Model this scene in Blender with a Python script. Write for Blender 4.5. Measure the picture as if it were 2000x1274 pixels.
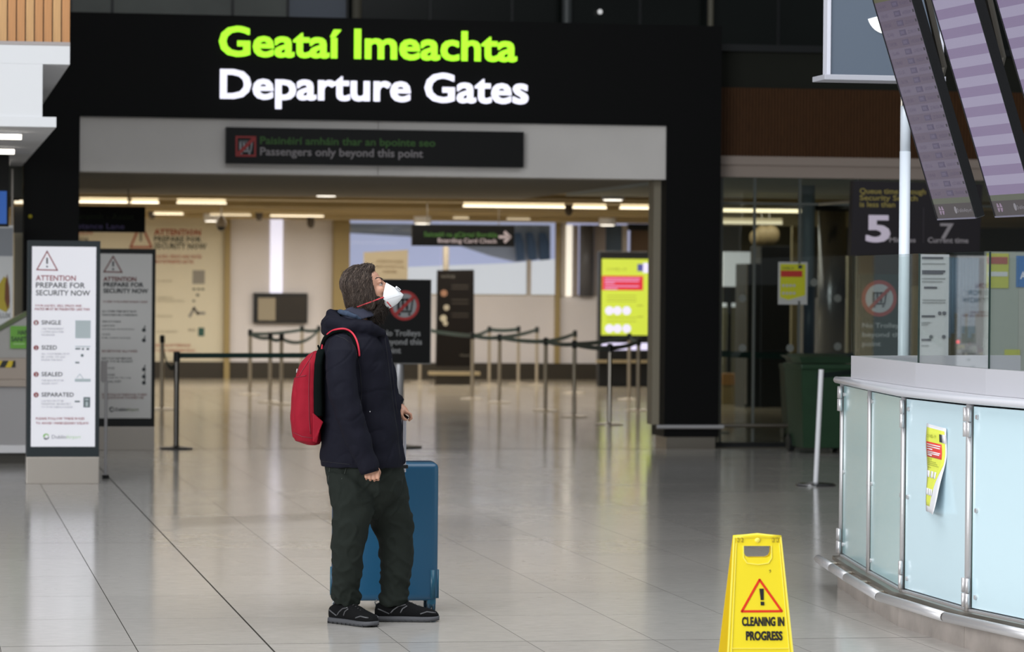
import bpy, bmesh, math, random, os
from math import sin, cos, pi, radians, atan2, sqrt
from mathutils import Vector, Matrix, noise
random.seed(7)
for o in list(bpy.data.objects): bpy.data.objects.remove(o)
SC = bpy.context.scene
COL = SC.collection

# ------------------------------------------------------------------ camera
FPX, CAMH, ROLL = 6600.0, 1.66, 0.0083
PSI, PIT = math.atan(1154/FPX), math.atan(80/FPX)
Fv = Vector((sin(PSI)*cos(PIT), cos(PSI)*cos(PIT), -sin(PIT)))
R0 = Vector((cos(PSI), -sin(PSI), 0)); U0 = R0.cross(Fv)
Uv = U0*cos(ROLL) - R0*sin(ROLL); Rv = R0*cos(ROLL) + U0*sin(ROLL)
CAM = Vector((0, 0, CAMH))
cd = bpy.data.cameras.new('camera'); cam = bpy.data.objects.new('camera', cd); COL.objects.link(cam)
cam.matrix_world = Matrix(((Rv.x, Uv.x, -Fv.x, 0), (Rv.y, Uv.y, -Fv.y, 0), (Rv.z, Uv.z, -Fv.z, CAMH), (0, 0, 0, 1)))
cd.sensor_fit = 'HORIZONTAL'; cd.sensor_width = 36; cd.lens = FPX/2000*36
cd.clip_end = 300; cd.dof.use_dof = True; cd.dof.focus_distance = 16.4; cd.dof.aperture_fstop = 4.4
SC.camera = cam
SC.view_settings.view_transform = 'Standard'; SC.view_settings.look = 'None'
SC.view_settings.exposure = 0.0; SC.view_settings.gamma = 1.0; SC.view_settings.use_curve_mapping = False

# ------------------------------------------------------------------ world and big lights
W = bpy.data.worlds.new('world'); SC.world = W; W.use_nodes = True
W.node_tree.nodes['Background'].inputs[0].default_value = (0.86, 0.93, 1.0, 1)
W.node_tree.nodes['Background'].inputs[1].default_value = 0.16

def area(name, loc, target, sx, sy, power, col=(1, 1, 1)):
    l = bpy.data.lights.new(name, 'AREA'); l.shape = 'RECTANGLE'; l.size = sx; l.size_y = sy
    l.energy = power; l.color = col
    o = bpy.data.objects.new(name, l); COL.objects.link(o); o.location = loc
    o.rotation_euler = (Vector(target)-Vector(loc)).to_track_quat('-Z', 'Y').to_euler()
    return o
area('daylight_window_wall', (-9, 6, 4.8), (5, 19, 1.2), 16, 5, 2500, (0.93, 0.97, 1.0))
area('hall_skylight', (3, 14, 8.6), (3, 14.6, 0), 12, 10, 1150, (0.95, 0.98, 1.0))
for y_, p_ in ((44.9, 90), (47.4, 90), (50.6, 110), (52.95, 120), (54.9, 300)):      # added fill lamps, kept out of sight behind the ceiling baffles
    area('hidden_fill_light', (6.5, y_, 2.85), (6.5, y_, 0), 12, 0.7, p_, (1.0, 0.95, 0.88))

# ------------------------------------------------------------------ helpers
def ray(px, py): return Fv + Rv*((px-1000)/FPX) + Uv*((637-py)/FPX)
def PF(px, py, z=0.0):
    d = ray(px, py); return CAM + d*((z-CAMH)/d.z)
def PY(px, py, Y):
    d = ray(px, py); return CAM + d*(Y/d.y)
def PD(px, py, x, y):
    """height of the ray above ground point at the same forward distance"""
    dist = Vector((x, y, 0)).dot(Vector((Fv.x, Fv.y, 0)))
    d = ray(px, py); return CAM + d*(dist/(d.x*Fv.x+d.y*Fv.y))

MATS = {}
def mat(name, col, rough=0.5, metal=0.0, emit=0.0, ecol=None, bump=0.0, bscale=60.0, var=0.0, vscale=6.0, coat=0.0, spec=0.5, sheen=0.0, stretch=(1, 1, 1)):
    if name in MATS: return MATS[name]
    m = bpy.data.materials.new(name); m.use_nodes = True; MATS[name] = m
    nt = m.node_tree; b = nt.nodes['Principled BSDF']
    c4 = (col[0], col[1], col[2], 1)
    b.inputs['Base Color'].default_value = c4
    b.inputs['Roughness'].default_value = rough; b.inputs['Metallic'].default_value = metal
    b.inputs['Specular IOR Level'].default_value = spec
    if coat: b.inputs['Coat Weight'].default_value = coat; b.inputs['Coat Roughness'].default_value = 0.08
    if sheen: b.inputs['Sheen Weight'].default_value = sheen
    if emit:
        b.inputs['Emission Color'].default_value = (*(ecol or col), 1); b.inputs['Emission Strength'].default_value = emit
    tc = nt.nodes.new('ShaderNodeTexCoord'); mp = nt.nodes.new('ShaderNodeMapping')
    mp.inputs['Scale'].default_value = stretch
    nt.links.new(tc.outputs['Object'], mp.inputs['Vector'])
    if var:
        n = nt.nodes.new('ShaderNodeTexNoise'); n.inputs['Scale'].default_value = vscale; n.inputs['Detail'].default_value = 5
        nt.links.new(mp.outputs[0], n.inputs['Vector'])
        r = nt.nodes.new('ShaderNodeMapRange'); r.inputs['From Min'].default_value = 0.3; r.inputs['From Max'].default_value = 0.7
        r.inputs['To Min'].default_value = 1-var; r.inputs['To Max'].default_value = 1+var
        nt.links.new(n.outputs['Fac'], r.inputs['Value'])
        mx = nt.nodes.new('ShaderNodeVectorMath'); mx.operation = 'SCALE'; mx.inputs[0].default_value = col
        nt.links.new(r.outputs[0], mx.inputs['Scale']); nt.links.new(mx.outputs[0], b.inputs['Base Color'])
    if bump:
        n = nt.nodes.new('ShaderNodeTexNoise'); n.inputs['Scale'].default_value = bscale; n.inputs['Detail'].default_value = 4
        nt.links.new(mp.outputs[0], n.inputs['Vector'])
        bp = nt.nodes.new('ShaderNodeBump'); bp.inputs['Strength'].default_value = bump; bp.inputs['Distance'].default_value = 0.01
        nt.links.new(n.outputs['Fac'], bp.inputs['Height']); nt.links.new(bp.outputs[0], b.inputs['Normal'])
    return m
def glass(name, tint, refl=1.0, rough=0.0):
    if name in MATS: return MATS[name]
    m = bpy.data.materials.new(name); m.use_nodes = True; MATS[name] = m
    nt = m.node_tree; nt.nodes.clear()
    out = nt.nodes.new('ShaderNodeOutputMaterial'); mix = nt.nodes.new('ShaderNodeMixShader')
    t = nt.nodes.new('ShaderNodeBsdfTransparent'); t.inputs[0].default_value = (*tint, 1)
    g = nt.nodes.new('ShaderNodeBsdfGlossy'); g.inputs['Roughness'].default_value = rough
    fr = nt.nodes.new('ShaderNodeFresnel'); fr.inputs[0].default_value = 1.45
    mul = nt.nodes.new('ShaderNodeMath'); mul.operation = 'MULTIPLY'; mul.inputs[1].default_value = refl
    nt.links.new(fr.outputs[0], mul.inputs[0]); nt.links.new(mul.outputs[0], mix.inputs[0])
    nt.links.new(t.outputs[0], mix.inputs[1]); nt.links.new(g.outputs[0], mix.inputs[2]); nt.links.new(mix.outputs[0], out.inputs[0])
    return m

class MB:
    """collects shapes into one mesh object"""
    def __init__(s): s.bm = bmesh.new()
    def box(s, c, size, rot=None, bev=0.0):
        r = bmesh.ops.create_cube(s.bm, size=1.0); vs = r['verts']
        M = Matrix.Translation(Vector(c)) @ (rot.to_4x4() if rot else Matrix()) @ Matrix.Diagonal((*size, 1))
        bmesh.ops.transform(s.bm, matrix=M, verts=vs)
        if bev:
            es = list({e for v in vs for e in v.link_edges})
            bmesh.ops.bevel(s.bm, geom=es, offset=bev, segments=2, affect='EDGES', profile=0.6)
        return s
    def span(s, a, b, bev=0.0):
        a = Vector(a); b = Vector(b); return s.box((a+b)/2, [abs(q) for q in (b-a)], None, bev)
    def tube(s, pts, rad, n=12, cap=True, up=(0, 1, 0)):
        pts = [Vector(p) for p in pts]; up = Vector(up)
        if not isinstance(rad, (list, tuple)): rad = [rad]*len(pts)
        rings = []
        for i, p in enumerate(pts):
            t = (pts[min(i+1, len(pts)-1)]-pts[max(i-1, 0)]).normalized()
            u = up if abs(t.dot(up)) < 0.95 else Vector((1, 0, 0))
            a = t.cross(u).normalized(); b = a.cross(t).normalized()
            r = rad[i]; ra, rb = r if isinstance(r, (list, tuple)) else (r, r)
            rings.append([s.bm.verts.new(p + a*ra*cos(2*pi*k/n) + b*rb*sin(2*pi*k/n)) for k in range(n)])
        for i in range(len(rings)-1):
            for k in range(n):
                s.bm.faces.new((rings[i][k], rings[i][(k+1) % n], rings[i+1][(k+1) % n], rings[i+1][k]))
        if cap:
            s.bm.faces.new(rings[0][::-1]); s.bm.faces.new(rings[-1])
        return s
    def ball(s, c, rad, n=16, rot=None):
        r = bmesh.ops.create_uvsphere(s.bm, u_segments=n, v_segments=max(6, n//2), radius=1.0)
        rr = rad if isinstance(rad, (list, tuple)) else (rad,)*3
        bmesh.ops.transform(s.bm, matrix=Matrix.Translation(Vector(c)) @ (rot.to_4x4() if rot else Matrix()) @ Matrix.Diagonal((*rr, 1)), verts=r['verts'])
        return s
    def lathe(s, c, prof, n=24):
        c = Vector(c); rings = []
        for r, z in prof: rings.append([s.bm.verts.new(c + Vector((max(r, 1e-4)*cos(2*pi*k/n), max(r, 1e-4)*sin(2*pi*k/n), z))) for k in range(n)])
        for i in range(len(rings)-1):
            for k in range(n): s.bm.faces.new((rings[i][k], rings[i][(k+1) % n], rings[i+1][(k+1) % n], rings[i+1][k]))
        s.bm.faces.new(rings[0][::-1]); s.bm.faces.new(rings[-1]); return s
    def prism(s, poly, d, flip=False):
        """poly: 3D points, extruded by vector d"""
        d = Vector(d); a = [s.bm.verts.new(Vector(p)) for p in poly]; b = [s.bm.verts.new(Vector(p)+d) for p in poly]; n = len(a)
        s.bm.faces.new(a); s.bm.faces.new(b[::-1])
        for i in range(n): s.bm.faces.new((a[i], b[i], b[(i+1) % n], a[(i+1) % n]))
        return s
    def build(s, name, m, parent=None, smooth=False, loc=None):
        bmesh.ops.recalc_face_normals(s.bm, faces=s.bm.faces)
        me = bpy.data.meshes.new(name); s.bm.to_mesh(me); s.bm.free()
        if smooth: me.shade_smooth()
        me.materials.append(m); o = bpy.data.objects.new(name, me); COL.objects.link(o)
        if parent is not None: o.parent = parent
        if loc is not None: o.location = loc
        return o

def tag(o, label=None, cat=None, group=None, kind=None):
    if label: o['label'] = label
    if cat: o['category'] = cat
    if group: o['group'] = group
    if kind: o['kind'] = kind
    return o
WB = []
def thing(name, label, cat, loc=(0, 0, 0), rz=0.0, group=None, world=False):
    o = bpy.data.objects.new(name, None); COL.objects.link(o); o.empty_display_size = 0.1
    o.location = loc; o.rotation_euler = (0, 0, rz)
    if world: WB.append(o)          # its parts are given in world coordinates
    return tag(o, label, cat, group)
def copy_tree(o, parent=None):
    c = o.copy(); COL.objects.link(c)
    if parent is not None: c.parent = parent
    for ch in o.children: copy_tree(ch, c)
    return c

def text_mesh(s, bold=0.0, ext=0.002, res=3, space=1.0):
    cu = bpy.data.curves.new('t', 'FONT'); cu.body = s; cu.size = 1.0; cu.extrude = 0; cu.offset = min(bold, 0.015); cu.resolution_u = res
    cu.space_character = space
    o = bpy.data.objects.new('t', cu); COL.objects.link(o)
    dg = bpy.context.evaluated_depsgraph_get(); me = bpy.data.meshes.new_from_object(o.evaluated_get(dg))
    bpy.data.objects.remove(o); bpy.data.curves.remove(cu)
    return me
CAPH = max(v.co.y for v in text_mesh('H').vertices)
def text(name, s, m, parent, origin, u, v, width, cap, bold=0.015, off=0.003, res=3, space=1.0):
    """flat lettering: origin = left end of the baseline, u = reading direction, v = up, width in m, cap height in m"""
    me = text_mesh(s, bold, res=res, space=space)
    xs = [w.co.x for w in me.vertices]; x0, x1 = min(xs), max(xs)
    u = Vector(u).normalized(); v = Vector(v).normalized(); n = u.cross(v)
    sx = width/(x1-x0); sy = cap/CAPH
    O = Vector(origin)+n*off
    V = [O + u*((w.co.x-x0)*sx) + v*(w.co.y*sy) for w in me.vertices]; F = [tuple(f.vertices) for f in me.polygons]
    e = bold-0.015
    if e > 0.001:                       # heavier strokes: overlay shifted copies of the glyphs
        V0, F0 = V, F; V, F = [], []
        for k, (dx, dy) in enumerate(((-1, -1), (1, -1), (-1, 1), (1, 1), (0, 0))):
            F += [tuple(i+len(V) for i in f) for f in F0]; V += [p + u*(dx*e*sx) + v*(dy*e*sy*.8) + n*(0.0004*k) for p in V0]
    bpy.data.meshes.remove(me); me = bpy.data.meshes.new(name); me.from_pydata(V, [], F)
    me.materials.append(m); o = bpy.data.objects.new(name, me); COL.objects.link(o)
    if parent is not None: o.parent = parent
    return o
X1, Y1, Z1 = Vector((1, 0, 0)), Vector((0, 1, 0)), Vector((0, 0, 1))
def text_px(name, s, m, parent, a, b, cappx, Y, **k):
    """text on a plane of constant Y (facing the hall): a, b = photo points at both ends of the baseline"""
    A = PY(a[0], a[1], Y); B = PY(b[0], b[1], Y)
    return text(name, s, m, parent, A, X1, Z1, (B-A).x, cappx*(Y/ray(*a).y)/FPX, **k)
def rect_px(mb, x0, y0, x1, y1, Y, d=0.02):
    """box standing on plane Y, its front face covering the photo rectangle"""
    A = PY(x0, (y0+y1)/2, Y); B = PY(x1, (y0+y1)/2, Y)
    T = PY((x0+x1)/2, y0, Y); Bo = PY((x0+x1)/2, y1, Y)
    mb.span((A.x, Y, Bo.z), (B.x, Y+d, T.z)); return mb

# colours -----------------------------------------------------------
M_black = mat('black_satin_cladding', (0.0032, 0.0032, 0.0034), 0.5, spec=0.15)
M_blackm = mat('black_metal', (0.010, 0.011, 0.012), 0.35)
M_white = mat('white_plaster', (0.80, 0.80, 0.82), 0.7, bump=0.05, bscale=40)
M_beam = mat('off_white_panel', (0.89, 0.84, 0.80), 0.55, var=0.04, vscale=1.5)
M_soffit = mat('grey_soffit', (0.56, 0.53, 0.47), 0.8)
M_ceil = mat('cream_ceiling', (0.62, 0.52, 0.33), 0.7, var=0.05)
M_steel = mat('brushed_steel', (0.66, 0.64, 0.65), 0.42, 0.7, bump=0.04, bscale=30, stretch=(1, 1, 12))
M_steeld = mat('dull_steel', (0.40, 0.36, 0.31), 0.36, 1.0)
M_brass = mat('bronze_post', (0.44, 0.38, 0.29), 0.4, 0.5)
M_belt = mat('dark_green_belt', (0.008, 0.035, 0.028), 0.8)
M_lime = mat('lime_lit_letter', (0.45, 1.0, 0.03), 0.4, emit=0.95, ecol=(0.46, 1.0, 0.03))
M_wlit = mat('white_lit_letter', (0.9, 0.9, 1.0), 0.4, emit=1.0, ecol=(0.88, 0.87, 1.0))
M_ink = mat('dark_ink', (0.045, 0.05, 0.055), 0.7)
M_inkl = mat('grey_ink', (0.38, 0.38, 0.40), 0.7)
M_redink = mat('dark_red_ink', (0.32, 0.03, 0.04), 0.6)
M_pale = mat('pale_blue_ink', (0.55, 0.62, 0.64), 0.7)
M_greenink = mat('green_ink', (0.30, 0.60, 0.16), 0.7)
# ------------------------------------------------------------------ floor
YH = 33.75                      # plane of the departure gates portal
def tile_mat(name, col, rough, var):
    m = mat(name, col, rough, spec=0.38); nt = m.node_tree; b = nt.nodes['Principled BSDF']
    tc = nt.nodes.new('ShaderNodeTexCoord')
    geo = nt.nodes.new('ShaderNodeNewGeometry')
    mp = nt.nodes.new('ShaderNodeMapping'); mp.inputs['Scale'].default_value = (9, 30, 1); nt.links.new(geo.outputs['Position'], mp.inputs['Vector'])
    n = nt.nodes.new('ShaderNodeTexNoise'); n.inputs['Scale'].default_value = 1.0; n.inputs['Detail'].default_value = 6; n.inputs['Roughness'].default_value = 0.7
    nt.links.new(mp.outputs[0], n.inputs['Vector'])
    n2 = nt.nodes.new('ShaderNodeTexNoise'); n2.inputs['Scale'].default_value = 0.5; n2.inputs['Detail'].default_value = 3
    nt.links.new(geo.outputs['Position'], n2.inputs['Vector'])
    oi = nt.nodes.new('ShaderNodeObjectInfo')
    r = nt.nodes.new('ShaderNodeMapRange'); r.inputs['From Min'].default_value = 0.3; r.inputs['From Max'].default_value = 0.7
    r.inputs['To Min'].default_value = 1-var; r.inputs['To Max'].default_value = 1+var; nt.links.new(n.outputs['Fac'], r.inputs['Value'])
    r2 = nt.nodes.new('ShaderNodeMapRange'); r2.inputs['To Min'].default_value = 0.96; r2.inputs['To Max'].default_value = 1.04; nt.links.new(oi.outputs['Random'], r2.inputs['Value'])
    # small dark scuffs
    mp3 = nt.nodes.new('ShaderNodeMapping'); mp3.inputs['Scale'].default_value = (6, 14, 1); nt.links.new(geo.outputs['Position'], mp3.inputs['Vector'])
    n3 = nt.nodes.new('ShaderNodeTexNoise'); n3.inputs['Scale'].default_value = 1.3; n3.inputs['Detail'].default_value = 2; nt.links.new(mp3.outputs[0], n3.inputs['Vector'])
    r3 = nt.nodes.new('ShaderNodeMapRange'); r3.inputs['From Min'].default_value = 0.74; r3.inputs['From Max'].default_value = 0.80; r3.inputs['To Min'].default_value = 1.0; r3.inputs['To Max'].default_value = 0.55
    nt.links.new(n3.outputs['Fac'], r3.inputs['Value'])
    a = nt.nodes.new('ShaderNodeMath'); a.operation = 'MULTIPLY'; nt.links.new(r.outputs[0], a.inputs[0]); nt.links.new(r2.outputs[0], a.inputs[1])
    a2 = nt.nodes.new('ShaderNodeMath'); a2.operation = 'MULTIPLY'; nt.links.new(a.outputs[0], a2.inputs[0]); nt.links.new(r3.outputs[0], a2.inputs[1])
    s = nt.nodes.new('ShaderNodeVectorMath'); s.operation = 'SCALE'; s.inputs[0].default_value = col
    nt.links.new(a2.outputs[0], s.inputs['Scale']); nt.links.new(s.outputs[0], b.inputs['Base Color'])
    rr = nt.nodes.new('ShaderNodeMapRange'); rr.inputs['To Min'].default_value = rough*0.75; rr.inputs['To Max'].default_value = rough*1.35
    nt.links.new(n2.outputs['Fac'], rr.inputs['Value']); nt.links.new(rr.outputs[0], b.inputs['Roughness'])
    return m
M_tile = tile_mat('polished_grey_tile', (0.50, 0.472, 0.44), 0.135, 0.10)
M_tile2 = tile_mat('polished_cream_tile', (0.38, 0.33, 0.25), 0.13, 0.10)
M_joint = mat('dark_joint', (0.04, 0.037, 0.032), 0.9, spec=0.0)
floor = MB().span((-14, -2, -0.06), (22, YH-0.08, -0.0003)).span((-14, YH-0.08, -0.06), (22, 62, -0.0003)).build('floor', M_joint); tag(floor, kind='structure')
TW, TL, TX0, TY0 = 0.607, 1.22, 0.968, 15.48
cells = []
for j in range(-16, 16):
    y0 = TY0+j*TL; y1 = y0+TL
    if y0 > YH-0.1: break
    y1 = min(y1, YH-0.085)
    for i in range(-12, 22):
        x0 = TX0+i*TW; x1 = x0+TW
        cx, cy = (x0+x1)/2, (y0+y1)/2
        d = Vector((cx, cy, -CAMH)); z = d.dot(Fv); ux = d.dot(Rv)/z*FPX
        vis = abs(ux) < 1000+0.7*FPX*TW/z and y1 > 14.2 and y0 > 13
        cells.append((vis, z, i, j, x0, x1, y0, y1))
cells.sort(key=lambda c: (not c[0], c[1]))
def tile_box(mb, x0, x1, y0, y1, i, j, off=Vector()):
    gl = 0.0045 if i == 1 else 0.0011; gr = 0.0045 if i == 0 else 0.0019   # one wide movement joint at the second line
    gy0 = 0.006 if j in (0, 5) else 0.003; gy1 = 0.006 if j in (-1, 4) else 0.003
    if i == 0: gl = 0.0022
    if i == -1: gr = 0.0022
    mb.span(Vector((x0+gl, y0+gy0, -0.02))-off, Vector((x1-gr, y1-gy1, 0.0))-off)
rest = MB(); cnt = 0
for vis, z, i, j, x0, x1, y0, y1 in cells:
    if vis and cnt < 290:
        c = Vector(((x0+x1)/2, (y0+y1)/2, 0)); mb = MB(); tile_box(mb, x0, x1, y0, y1, i, j, c)
        mb.build('floor_tile', M_tile, floor, loc=c); cnt += 1
    else: tile_box(rest, x0, x1, y0, y1, i, j)
tag(rest.build('tile_field', M_tile, floor), kind='stuff')
rest = MB()
y = YH-0.04
while y < 60:
    x = TX0-8*0.607
    while x < 20:
        rest.span((x+0.002, y+0.003, -0.02), (x+0.605, y+0.604, 0)); x += 0.607
    y += 0.607
tag(rest.build('tile_field', M_tile2, floor), 'cream tiles beyond the portal', kind='stuff')

# ------------------------------------------------------------------ portal: two black pillars, black header, off-white beam
def structure(o): o['kind'] = 'structure'; return o
pl = MB().span((1.02, YH, 0), (1.535, YH+0.55, 4.33)).span((1.00, YH-0.012, 0), (1.02, YH+0.56, 4.33)).build('pillar', M_black); structure(pl)
MB().ball(PY(59, 423, YH-0.01), 0.022, 10).build('yellow_button', mat('yellow_plastic', (0.6, 0.5, 0.03), 0.4), pl)
pr = MB().span((7.49, YH, 0.12), (8.06, YH+0.6, 4.33)).build('pillar', M_black); structure(pr)
MB().span((7.52, YH+0.02, 0), (8.03, YH+0.55, 0.12)).build('plinth', M_steeld, pr)
MB().tube([(7.40, YH-0.05, 0.225), (8.10, YH-0.05, 0.225)], 0.022, 10).build('bumper_rail', M_steel, pr)
MB().span((7.415, YH+0.25, 0.235), (7.49, YH+0.5, 2.75)).build('side_return', mat('olive_beige_return', (.30, .26, .19), .5), pr)
hd = MB().span((1.535, YH+0.0, 3.302), (7.49, YH+0.5, 4.33)).span((1.535, YH-0.02, 3.30), (7.50, YH, 3.325)).build('wall_header', M_black); structure(hd)
bmw = MB()
for a, b in ((1.54, 4.52), (4.526, 7.49)): bmw.span((a, YH+0.04, 2.752), (b, YH+0.5, 3.300))
bm_ = bmw.build('wall_beam', M_beam); structure(bm_)
sf = MB().span((1.54, YH+0.5, 2.752), (7.49, 42.2, 3.2)).build('ceiling_soffit', M_soffit); structure(sf)

sg = thing('illuminated_sign', 'lit lettering reading Departure Gates in lime and white across the black portal header', 'sign', PY(430, 195, YH), world=True)
text_px('lettering', 'Geataí Imeachta', M_lime, sg, (428, 108), (1008, 119), 55, YH, bold=0.027, off=0.03)
text_px('lettering', 'Departure Gates', M_wlit, sg, (430, 191), (1030, 202), 54, YH, bold=0.027, off=0.03)
for o, lb in zip(sg.children, ('lime green Irish line', 'white English line')): o['label'] = lb

M_signk = mat('black_sign_face', (0.005, 0.005, 0.005), 0.45, spec=.25)
M_dimw = mat('grey_white_letter', (0.33, 0.30, 0.31), 0.6)
M_dimg = mat('dim_green_letter', (0.05, 0.15, 0.025), 0.6)
s2 = thing('hanging_sign', 'long black sign with no trolley pictogram, Passengers only beyond this point, on the pale beam', 'sign', PY(733, 288, YH-0.08), world=True)
rect_px(MB(), 442, 253, 1023, 323, YH-0.1, 0.13).build('sign_box', M_signk, s2)
text_px('lettering', 'Paisinéirí amháin thar an bpointe seo', M_dimg, s2, (508, 281), (850, 288), 14, YH-0.1, bold=0.02)
text_px('lettering', 'Passengers only beyond this point', M_dimw, s2, (508, 303), (826, 309), 15, YH-0.1, bold=0.02)
M_pict = mat('grey_pictogram', (0.38, 0.38, 0.40), 0.5); M_red = mat('sign_red', (0.42, 0.03, 0.03), 0.5)
def trolley(mb, O, u, v, s, n):
    """baggage trolley pictogram of size s drawn with thin bars"""
    def bar(a, b, w):
        A = O+u*a[0]*s+v*a[1]*s; B = O+u*b[0]*s+v*b[1]*s; d = (B-A).normalized(); q = d.cross(n)*w*s/2
        mb.prism([A-q, B-q, B+q, A+q], n*0.003)
    bar((-.42, -.30), (.34, -.30), .10); bar((.30, -.30), (.40, .36), .08); bar((.40, .36), (.52, .38), .07)
    for k in (-.34, -.12, .10): bar((k, -.22), (k, .36), .13)
    bar((-.42, .30), (.24, .30), .08)
    for k in (-.28, .22):
        c = O+u*k*s-v*.44*s; mb.prism([c+u*.07*s*cos(t*pi/4)+v*.07*s*sin(t*pi/4) for t in range(8)], n*0.003)
O = PY(480, 286, YH-0.1)
pc = MB().box(O+Vector((0, -0.004, 0)), (0.205, 0.006, 0.205)).box(O, (0.01, 0.002, 0.01)).build('pictogram_plate', M_red, s2); 
MB().box(O+Vector((0, -0.009, 0)), (0.165, 0.003, 0.165)).build('pictogram_field', M_signk, pc)
mb = MB(); trolley(mb, O+Vector((0, -0.011, 0)), X1, Z1, 0.16, -Y1); mb.build('trolley_symbol', M_pict, pc)
mb = MB(); q = Vector((.012, 0, -.012)); mb.prism([O+Vector((-.08, -.016, -.08))-q, O+Vector((.08, -.016, .08))-q, O+Vector((.08, -.016, .08))+q, O+Vector((-.08, -.016, -.08))+q], -Y1*0.002); mb.build('red_slash', M_red, pc)

# ------------------------------------------------------------------ upper level behind the header
YU = 38.0
M_ug = mat('dark_glazing', (0.011, 0.014, 0.012), 0.2, spec=0.3, var=0.25, vscale=0.6)
M_ug2 = mat('grey_green_glazing', (0.16, 0.175, 0.15), 0.3, var=0.25, vscale=1.2)
M_ug3 = mat('blue_grey_pane', (0.17, 0.20, 0.26), 0.3); M_ug4 = mat('beige_reveal', (0.20, 0.18, 0.13), 0.5)
w1 = MB().span((-8, YU+0.15, 3.4), (30, YU+0.3, 9.5)).span((22, 12, 0), (22.2, 62, 9.5)).build('wall_upper', mat('black_void', (0.008, 0.009, 0.009), 0.7)); structure(w1)
win = MB().span((-3, YU-0.03, 4.05), (22, YU+0.12, 4.2)).build('window_1', M_blackm); structure(win)
edges = [(-80, 0), (137, 0), (219, 0), (454, 0), (562, 2), (678, 3), (840, 1), (1000, 1), (1100, 1), (1250, 1), (1385, 1), (1520, 1), (1700, 1), (1900, 1), (2100, 1)]
for (a, k), (b, _) in zip(edges, edges[1:]):
    A = PY(a, 30, YU).x; B = PY(b, 30, YU).x
    MB().span((A+0.015, YU, 4.2), (B-0.015, YU+0.02, 9.3)).build('pane', {0: M_ug2, 1: M_ug, 2: M_ug3, 3: M_ug}[k], win)
    MB().span((B-0.015, YU-0.02, 4.2), (B+0.015, YU+0.03, 9.3)).build('mullion', M_blackm, win)
for a, b, m in ((683, 702, M_ug4), (1092, 1110, mat('grey_tube', (0.12, 0.13, 0.13), 0.4)), (1374, 1386, M_ug4)):
    A = PY(a, 30, YU).x; B = PY(b, 30, YU).x
    MB().tube([((A+B)/2, YU-0.2, 4.0), ((A+B)/2, YU-0.2, 9.0)], (B-A)/2, 12).build('upright', m, win)
MB().ball(PY(1172, 23, YU-0.1), 0.03, 8).build('spotlight', mat('spot_glow', (0.9, 0.9, 0.9), 0.5, emit=0.5), win)

# band to the right of the portal
XR0 = 8.06
M_dband = mat('dark_olive_fascia', (0.017, 0.018, 0.013), 0.7, spec=.2)
M_wood_d = mat('dark_brown_wood', (0.078, 0.033, 0.012), 0.6, spec=.2, var=0.3, vscale=8, stretch=(30, 1, 1))
M_wood_l = mat('larch_wood', (0.58, 0.27, 0.10), 0.5, var=0.22, vscale=3, stretch=(14, 14, 0.6))
M_wood_l2 = mat('golden_larch_wood', (0.64, 0.36, 0.15), 0.5, var=0.22, vscale=3, stretch=(14, 14, 0.6))
YB = YH+0.3
zt, zb_ = PY(1520, 97, YB).z, PY(1520, 172, YB).z
wr = MB().span((XR0, YB+0.1, zb_), (22, YB+0.25, zt)).build('wall_right_fascia', M_dband); structure(wr)
MB().span((XR0, YB+0.04, zt-0.02), (22, YB+0.3, zt+0.05)).build('top_rail', M_blackm, wr)
zw = PY(1520, 306, YB).z
sl = MB(); x = XR0+0.01
while x < 14.5: sl.span((x, YB+0.05, zw), (x+0.027, YB+0.09, zb_)); x += 0.034
wc = MB().span((XR0, YB+0.09, zw), (22, YB+0.25, zb_)).build('wall_right_cladding', M_wood_d); structure(wc)
tag(sl.build('slat_cladding', M_wood_d, wc), kind='stuff')
zc = PY(1520, 347, YB).z
wb = MB().span((XR0, YB, zc), (22, YB+0.25, zw-0.0)).span((XR0, YB-0.03, zw-0.09), (22, YB, zw-0.03)).build('wall_right_beam', mat('dim_beige_panel', (0.37, 0.295, 0.25), 0.6)); structure(wb)
sfr = MB().span((XR0, YB+0.25, zc), (16, 42.2, zc+0.3)).build('ceiling_soffit', mat('dim_grey_soffit', (0.72, 0.75, 0.70), 0.8)); structure(sfr)

# ------------------------------------------------------------------ left mezzanine: wood cladding, white slabs, ceiling lights
YL = 25.1
def mz(px, py): return PY(px, py, YL)
xa, xb, xc = mz(137, 60).x, mz(83, 170).x, mz(110, 240).x
z80, z88, z125, z228, z248 = (mz(60, v).z for v in (81, 88, 125, 228, 248))
ms = MB().span((-6, YL, z125), (xa, YH+0.0, z88), 0.004).build('wall_left_slab', M_white); structure(ms)
mt_ = MB().span((-6, YL-0.005, z88), (xa, YL+0.3, z80)).build('trim_1', mat('grey_metal_trim', (0.42, 0.37, 0.36), 0.4)); structure(mt_)
mb1 = MB().span((-6, YL+0.0, z228), (xb, YL+3.2, z125)).build('wall_left_bulkhead', M_white); structure(mb1)
ml = MB().span((-6, YL-0.01, z248), (xc, YH-0.0, z228), 0.003).build('ceiling_left', M_white); structure(ml)
wl = MB().span((-6, YL+0.08, z80), (xa-0.01, YL+2.2, 6.5)).build('wall_left_cladding', mat('grey_backing', (0.30, 0.27, 0.24), 0.7)); structure(wl)
px = 137.0; k = 0
while px > -900:
    x1 = mz(px, 40).x; x0 = mz(px-15.6, 40).x
    MB().box((0, 0, 0), (x1-x0, 0.05, 6.4-z80), bev=0.003).build('slat', (M_wood_l, M_wood_l2)[(k*7 % 3) % 2], wl, loc=((x0+x1)/2, YL+0.055, (6.4+z80)/2))
    px -= 17.6; k += 1
M_tube = mat('warm_white_tube', (1, 0.95, 0.85), 0.4, emit=4.0, ecol=(1.0, 0.93, 0.80))
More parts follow.
